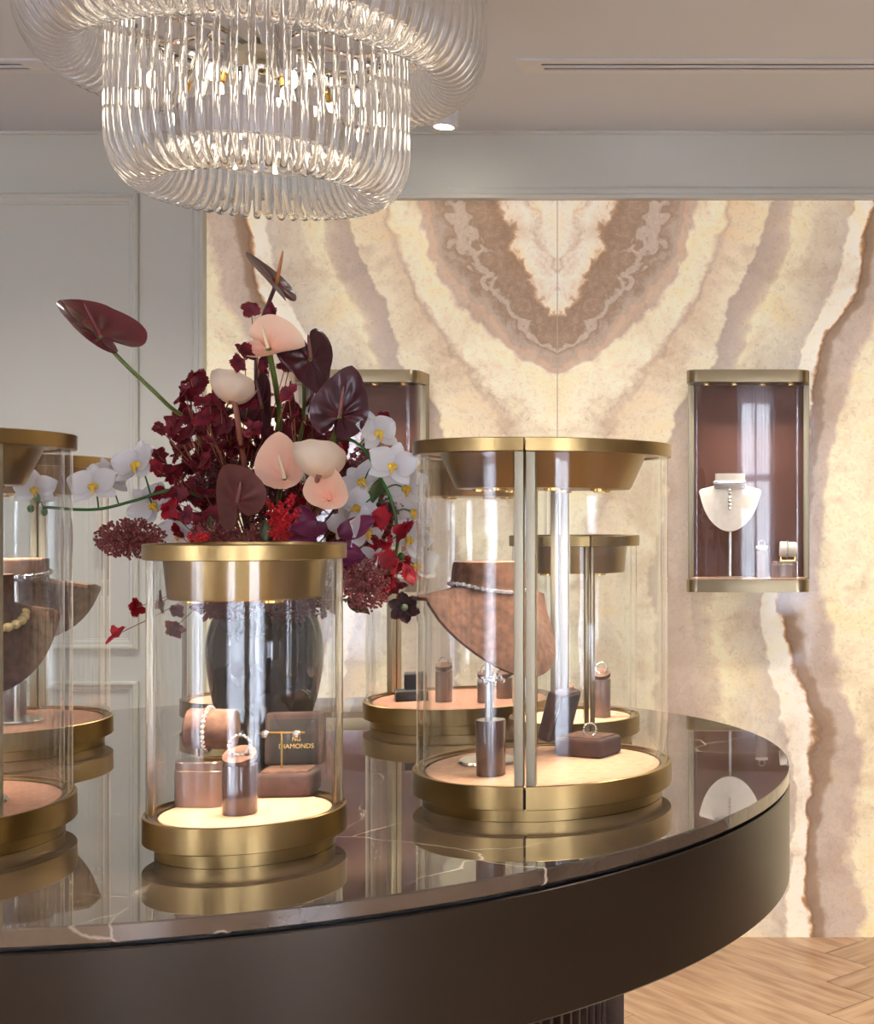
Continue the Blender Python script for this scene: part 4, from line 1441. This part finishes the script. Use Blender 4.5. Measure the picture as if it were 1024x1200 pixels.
orchid_spray('white orchid spray arching out to the left', [(285, 640, 5.8), (245, 590, 5.65), (205, 574, 5.55), (160, 586, 5.5), (120, 596, 5.45), (88, 597, 5.42), (50, 594, 5.4)],
             [(110, 570, 5.42, (.1, .35, .9), (-.15, 1, .1), 27), (162, 545, 5.5, (-.35, .4, .85), (-.2, 1, 0), 29), (178, 592, 5.62, (.3, .1, .9), (-.6, .6, 0), 26),
              (40, 574, 5.4, (.5, .3, .8), (0, 1, 0), 23), (210, 625, 5.75, (-.2, .1, .9), (0, 1, 0), 22), (128, 560, 5.55, (.8, .3, .4), (.1, 1, 0), 24)], [(36, 596, 5.4), (44, 586, 5.4), (52, 600, 5.4)])
orchid_spray('white orchid spray cascading down the right side', [(345, 640, 5.75), (372, 540, 5.6), (396, 514, 5.52), (424, 524, 5.46), (446, 560, 5.42), (460, 592, 5.4), (466, 630, 5.4), (462, 660, 5.4)],
             [(441, 508, 5.5, (.75, .35, .5), (-.35, 1, 0), 27), (460, 546, 5.42, (.35, .2, .9), (.25, 1, 0), 27), (475, 572, 5.5, (.55, .1, .8), (0, 1, 0), 27), (484, 600, 5.55, (.6, .05, .7), (.1, 1, 0), 25),
              (424, 566, 5.5, (-.1, .6, .75), (-.6, .7, 0), 27), (420, 596, 5.42, (.1, .3, .92), (.8, .5, 0), 25), (428, 622, 5.3, (.88, .0, .4), (0, 1, .1), 28), (435, 662, 5.3, (-.55, .35, .7), (.6, .7, 0), 22),
              (480, 632, 5.5, (.4, .1, .9), (.5, .8, 0), 25), (488, 662, 5.6, (.5, 0, .85), (0, 1, 0), 24), (408, 612, 5.5, (-.2, .3, .9), (-.5, .8, 0), 22)], [(456, 664, 5.4), (470, 652, 5.4)])
# further small white heads deep in the middle


# ---- burgundy blossoms
def burg_meshes(mat, pref):
    out = []
    for v in range(5):
        rg = random.Random(80 + v)
        g = G(); tone = []
        n = rg.choice((4, 5, 5))
        for k in range(n):
            a = R(360 * k / n + rg.uniform(-16, 16))
            add_petal(g, tone, rg.uniform(.8, 1.1), rg.uniform(.75, 1.1), rg.uniform(-.2, .35), rg.uniform(-.1, .55), rotz(a) @ Matrix.Rotation(rg.uniform(-.3, .3), 3, 'X'), Vector((0, 0, 0)), thick=.03, ruff=.13, ph=rg.uniform(0, 6), n=6, q=6, tipw=.5)
        g.tone = tone
        out.append(g.mesh('blossom', mat, angle=75))
    return out


BURG = burg_meshes(P_BURG, 'b')
CRIM = burg_meshes(P_RED, 'r')


def spray(label, blooms, hub, mat_meshes, sz=(11, 15), group='burgundy blossom sprays', twig=None, cat='blossom spray'):
    base = MOUTH
    t = thing('blossom_spray', label, cat, base, None, group)
    hub_ = W(*hub) - base
    main = smoothpath([Vector((0, 0, -.01)), hub_ * .5 + Vector((0, 0, .02)), hub_], 6)
    part('stem', G().tube(main, .0018, 6), twig or M_TWIG, t, angle=70)
    tw = G()
    for k, (x, y, Z, bright) in enumerate(blooms):
        c = W(x, y, Z) - base
        s = FR.uniform(*sz) * Z * U / F
        nrm = Vector((FR.uniform(-.9, .9), FR.uniform(-.4, .8), FR.uniform(.1, 1)))
        m = orient(nrm, (FR.uniform(-1, 1), FR.uniform(-1, 1), .1)).to_4x4()
        o = link('blossom', (CRIM if bright else mat_meshes)[FR.randrange(5)], t)
        o.matrix_local = Matrix.Translation(c) @ m @ Matrix.Scale(s, 4)
        if bright and mat_meshes is BURG:
            o['label'] = 'brighter crimson blossom'
        st_ = main[FR.randrange(len(main) // 2, len(main))]
        mid = (st_ + c) / 2 + Vector((FR.uniform(-.01, .01), FR.uniform(-.01, .01), FR.uniform(-.012, .004)))
        tw.tube(smoothpath([st_, mid, c], 4), .0009, 5)
    part('twigs', tw, twig or M_TWIG, t, angle=70)
    return t


def zr(a=5.35, b_=6.1):
    return FR.uniform(a, b_)


KN = [(223, 443), (217, 463), (237, 471), (253, 472), (239, 490), (188, 503), (203, 503), (224, 489), (206, 529), (213, 516), (222, 507), (182, 548), (186, 534), (202, 556), (217, 558), (231, 566), (208, 577),
      (189, 580), (226, 584), (198, 597), (220, 604), (208, 624), (233, 613), (242, 509), (261, 498), (252, 518), (242, 540), (230, 547), (270, 509), (296, 503), (288, 522), (220, 542), (239, 578), (248, 604),
      (294, 362), (320, 366), (286, 412), (278, 425), (310, 422), (338, 461), (234, 447), (246, 474), (258, 470), (292, 470)]
secs = [('burgundy blossom spray fanning out to the upper left under the cream bloom', lambda x, y: x < 262 and y < 490, (235, 500, 5.8)),
        ('burgundy blossom spray at the left edge beside the long green anthurium stem', lambda x, y: x < 232 and 490 <= y < 545, (235, 560, 5.75)),
        ('burgundy blossom spray at the left above the orchid stem', lambda x, y: x < 240 and 545 <= y < 592, (245, 600, 5.7)),
        ('burgundy blossom spray low at the left above the berry head', lambda x, y: x < 262 and y >= 592, (255, 640, 5.7)),
        ('burgundy blossom spray rising at the top behind the pink anthurium', lambda x, y: y < 440, (300, 470, 5.85)),
        ('burgundy blossom spray in the centre left behind the brown anthurium', lambda x, y: True, (275, 560, 5.8))]
rest = list(KN)
fill = {0: 10, 1: 12, 2: 16, 3: 14, 4: 7, 5: 62}
boxes = {0: (212, 262, 455, 500), 1: (195, 250, 495, 545), 2: (200, 262, 540, 592), 3: (205, 270, 592, 640), 4: (288, 340, 395, 470), 5: (238, 345, 480, 600)}
for i, (lb, cond, hub) in enumerate(secs):
    mine = [p for p in rest if cond(*p)]
    rest = [p for p in rest if p not in mine]
    bl_ = [(x, y, zr(5.38, 5.75), (x, y) in ((182, 548), (208, 624), (189, 580), (198, 597))) for x, y in mine]
    a, c_, d, e = boxes[i]
    bl_ += [(FR.uniform(a, c_), FR.uniform(d, e), zr(5.6, 6.2), False) for _ in range(fill[i])]
    spray(lb, bl_, hub, BURG)
spray('burgundy blossom spray between the dark anthuriums and the right orchids', [(FR.uniform(325, 405), FR.uniform(475, 630), zr(5.7, 6.2), False) for _ in range(60)] + [(338, 461, 5.6, False), (345, 490, 5.6, False), (452, 492, 5.6, False), (438, 530, 5.7, False), (365, 470, 5.7, False)], (370, 580, 5.85), BURG)
spray('burgundy blossom spray drooping low at the left over the glass of the front case', [(190, 706, 5.5, False), (206, 716, 5.5, False), (203, 737, 5.5, False), (235, 712, 5.6, False), (245, 722, 5.6, False), (160, 712, 5.5, True), (136, 744, 5.45, True), (222, 700, 5.7, False), (214, 690, 5.7, False), (262, 700, 5.6, False)], (235, 672, 5.7), BURG, (10, 13))
spray('burgundy blossom spray low in the middle, hidden behind the front case', [(FR.uniform(240, 400), FR.uniform(640, 718), zr(5.5, 6.3), False) for _ in range(34)], (320, 670, 5.8), BURG)
spray('dark burgundy blossom spray at lower right under the white orchids', [(FR.uniform(385, 470), FR.uniform(560, 690), zr(5.6, 6.2), False) for _ in range(34)], (420, 640, 5.8), BURG)
spray('bright crimson blossom spray low at the right beside the tall right case', [(446, 607, 5.28, 1), (457, 629, 5.28, 1), (474, 621, 5.32, 1), (452, 657, 5.28, 1), (464, 668, 5.28, 1), (478, 672, 5.32, 1), (452, 684, 5.28, 1), (443, 636, 5.32, 1), (441, 618, 5.5, 1), (448, 696, 5.42, 1), (470, 660, 5.5, 1)], (430, 655, 5.6), CRIM, (12, 16))
spray('deep red blossoms tucked between the pink anthuriums', [(350, 575, 5.5, 1), (362, 570, 5.55, 1), (344, 590, 5.5, 1), (398, 530, 5.6, 1), (356, 588, 5.5, 1)], (350, 610, 5.65), CRIM, (9, 12))


# ---- skimmia heads
def berry_head(label, x, y, Z, rx, ry, mat, n, stem_to=None, leaf=None):
    c = W(x, y, Z); s = Z * U / F
    t = thing('berry_head', label, 'berry cluster', c, None, 'berry heads')
    g = G()
    ends = []
    for k in range(n):
        while True:
            p = Vector((FR.uniform(-1, 1), FR.uniform(-1, 1), FR.uniform(-1, 1)))
            if .35 < p.length < 1:
                break
        p = Vector((p.x * rx * s, p.y * rx * .8 * s, p.z * ry * s))
        ends.append(p)
        g.ball(p, FR.uniform(.0016, .0028), 5, 4)
    part('berries', g, mat, t, angle=80)
    g = G()
    for p in ends[::4]:
        g.tube([Vector((0, 0, 0)) + p * .2, p * .62 + Vector((0, 0, -.003)), p], .0007, 4)
    part('twigs', g, mat, t, angle=80)
    m_ = MOUTH + Vector((FR.uniform(-.02, .02), FR.uniform(-.02, .02), -.01)) - c
    part('stem', G().tube(smoothpath([Vector((0, 0, 0)), m_ * .5 + Vector((0, 0, .01)), m_], 6), .0022, 6), M_STEM_BRN, t, angle=70)
    return t


berry_head('feathery brown-red berry head sticking out at the lower left of the bouquet', 153, 631, 5.4, 40, 25, M_TREE, 900)
berry_head('brown-red berry head at the lower right beside the short front case', 428, 686, 5.25, 29, 33, M_TREE, 620)
berry_head('dark berry head in the centre behind the brown anthurium', 268, 566, 5.62, 40, 34, M_TREE_DK, 520)
berry_head('dark berry head under the left pink anthurium', 318, 590, 5.5, 36, 34, M_TREE_DK, 520)
berry_head('dark berry head low at the left just over the cap of the front case', 255, 628, 5.45, 34, 20, M_TREE, 420)
berry_head('dark berry head low in the middle right of the brown anthurium', 312, 628, 5.4, 26, 18, M_TREE, 360)
berry_head('berry head behind the arching orchid stem at the right', 434, 542, 5.62, 24, 26, M_TREE, 360)
berry_head('berry head among the crimson blossoms at the right', 450, 592, 5.5, 22, 24, M_TREE, 360)
berry_head('berry head hanging behind the cap of the front case, left', 268, 706, 5.45, 36, 24, M_TREE_DK, 420)
berry_head('berry head hanging behind the cap of the front case, right', 345, 704, 5.4, 40, 26, M_TREE_DK, 460)
berry_head('dark berry head at the right under the aubergine petals', 388, 668, 5.5, 34, 34, M_TREE_DK, 460)


# ---- red celosia
def plume(label, x, y, Z, dirs):
    c = W(x, y, Z); s = Z * U / F
    t = thing('celosia', label, 'red plume flower', c, None, 'bright red plumes')
    g = G()
    for dx, dy, dz, L in dirs:
        for k in range(int(L * 1.5)):
            q = cam_dir((dx, dy, dz)).normalized() * (L * s * k / (L * 1.5)) + Vector((FR.gauss(0, .0034), FR.gauss(0, .0034), FR.gauss(0, .0034)))
            g.ball(q, FR.uniform(.0018, .0034), 5, 4)
    part('plumes', g, M_REDB, t, angle=80)
    m_ = MOUTH - c
    part('stem', G().tube(smoothpath([Vector((0, 0, 0)), m_ * .5, m_], 6), .002, 6), M_STEM_RED, t, angle=70)


plume('bright red plume cluster in front of the centre, under the left pink anthurium', 334, 612, 5.25, [(-.6, .8, .2, 30), (-.9, .5, .1, 24), (.3, .9, .2, 34), (.8, .5, .2, 24), (-.5, -.5, .1, 22), (.2, -.9, .2, 22), (.7, -.3, .2, 22), (-.1, .9, .4, 26), (-.2, -.8, .3, 20), (.6, -.8, .2, 18), (-.7, -.9, .2, 18), (-.8, 0, .3, 18), (.0, .2, 1, 16)])
plume('tiny bright red plume at the lower left over the front case cap', 234, 632, 5.35, [(-.6, .3, .2, 10), (.6, .1, .2, 12), (0, .8, .2, 8)])

# ---- aubergine flower
c = W(384, 622, 5.25); s = 5.25 * U / F
t = thing('tulip', 'aubergine purple open bloom just over the right side of the front case cap', 'purple flower', c)
for (x, y, ang, L, w_, nrm) in ((-14, -8, 30, 40, 30, (-.4, .3, .8)), (2, 2, 120, 42, 26, (.1, .6, .7)), (14, -6, -60, 42, 28, (.3, .5, .8)), (6, -20, -105, 40, 24, (.2, .2, .9)), (-8, -20, 75, 34, 24, (-.1, .1, .95)), (10, -30, -90, 34, 22, (.3, .0, .9))):
    g = G(); tone = []
    m = orient(nrm, (math.sin(R(-ang)), math.cos(R(ang)), .1))
    add_petal(g, tone, L * s, w_ * s, .45, .35, m, cam_dir((x, y, 4)) * s, thick=.0009)
    g.tone = tone
    part('petal', g, P_PURPLE, t, angle=80)
part('stem', G().tube(smoothpath([cam_dir((0, -16, 0)) * s, (MOUTH - c) * .6, MOUTH - c], 6), .0025, 6), M_STEM, t, angle=70)

# ---- black anemone-like flower
c = W(474, 712, 5.3); s = 5.3 * U / F
t = thing('anemone', 'near-black open flower with a grey-green eye low at the right', 'dark flower', c)
g = G(); tone = []
m = orient((.15, .1, 1), (0, 1, 0))
for k in range(6):
    add_petal(g, tone, 19 * s, 15 * s, .2, .15, m @ rotz(R(60 * k + 10)), Vector((0, 0, 0)), thick=.0008, ruff=.05)
g.tone = tone
part('petals', g, P_BLACKF, t, angle=80)
part('eye', G().ball(m @ Vector((0, 0, .002)), (.0062, .004, .0062)), M_GREENEYE, t)
part('stem', G().tube(smoothpath([m @ Vector((0, 0, -.002)), W(445, 704, 5.45) - c, MOUTH - c], 8), .0013, 6), M_STEM, t, angle=70)


# ---- leaves
def leaf(label, x, y, Z, up, nrm, L, w_):
    c = W(x, y, Z); s = Z * U / F
    t = thing('leaf', label, 'leaf', c, None, 'loose green leaves')
    g = G()
    m = orient(nrm, up)
    g.sheet(petal_grid(L * s, w_ * s, .25, .1, m, Vector((0, 0, 0)), n=10, q=6, tipw=1.0), .0008)
    part('blade', g, M_LEAF, t, angle=80)
    part('stalk', G().tube(smoothpath([Vector((0, 0, 0)), (MOUTH - c) * .5, MOUTH - c], 5), .0013, 6), M_STEM, t, angle=70)


leaf('olive leaf hanging below the right berry head', 408, 704, 5.3, (.8, -.55, .1), (.3, .6, .7), 32, 17)
leaf('dark ribbed leaf under the right orchid stem', 447, 562, 5.45, (-.25, -1, .1), (-.4, .2, .9), 30, 20)
leaf('small green leaf right of the brown anthurium, over the cap', 312, 634, 5.3, (0, 1, .1), (.3, .1, .9), 26, 15)
leaf('small green leaf at the left of the brown anthurium', 248, 620, 5.4, (-.1, 1, .1), (.5, .1, .8), 16, 10)
#FLOWERS_END
# ================================================================== lights and camera
def area(name, loc, rot, sx_, sy_, e, col, spread=180):
    ld = bpy.data.lights.new(name, 'AREA'); ld.shape = 'RECTANGLE'; ld.size = sx_; ld.size_y = sy_; ld.energy = e; ld.color = col; ld.spread = R(spread)
    o = bpy.data.objects.new(name, ld); COL.objects.link(o); o.location = loc; o.rotation_euler = rot
    return o


# unseen ceiling spots added for even room light, all round the table
def fill_spot(x, y, e, angle=110, col=(1, .955, .90), r=.06):
    ld = bpy.data.lights.new('downlight', 'SPOT'); ld.energy = e; ld.spot_size = R(angle); ld.spot_blend = .8; ld.shadow_soft_size = r; ld.color = col
    o = bpy.data.objects.new('downlight', ld); COL.objects.link(o); o.location = (x, y, CEIL - .02)


for x in (-4.2, -2.4, -.4, 1.6, 3.4):
    for y in (-1.6, .4):
        fill_spot(x, y, 48)
for x in (-4.2, .8, 2.6):
    fill_spot(x, 2.4, 48)
for x in (-2.6, -1.5, -.6, .3, 1.2):
    fill_spot(x, 3.75, 34, 125)
w = bpy.data.worlds.new('world'); scene.world = w; w.use_nodes = True
w.node_tree.nodes['Background'].inputs[0].default_value = (.8, .88, 1, 1)
w.node_tree.nodes['Background'].inputs[1].default_value = .6
cam = bpy.data.cameras.new('camera'); cam.sensor_fit = 'HORIZONTAL'; cam.sensor_width = 36; cam.lens = F / 1024 * 36
cam.shift_x = -(VX - 512) / 1024; cam.shift_y = (VY - 600) / 1024
cam.clip_start = .05
co = bpy.data.objects.new('camera', cam); COL.objects.link(co); co.location = (0, 0, EYE); co.rotation_euler = (R(90), 0, 0)
scene.camera = co
scene.view_settings.view_transform = 'Standard'; scene.view_settings.look = 'None'; scene.view_settings.gamma = 1
scene.view_settings.use_curve_mapping = False
scene.view_settings.exposure = .45
cy = scene.cycles
cy.max_bounces = 24; cy.diffuse_bounces = 4; cy.glossy_bounces = 8; cy.transmission_bounces = 20; cy.transparent_max_bounces = 64
cy.caustics_reflective = False; cy.caustics_refractive = False
cy.use_denoising = True
cy.sample_clamp_indirect = 6
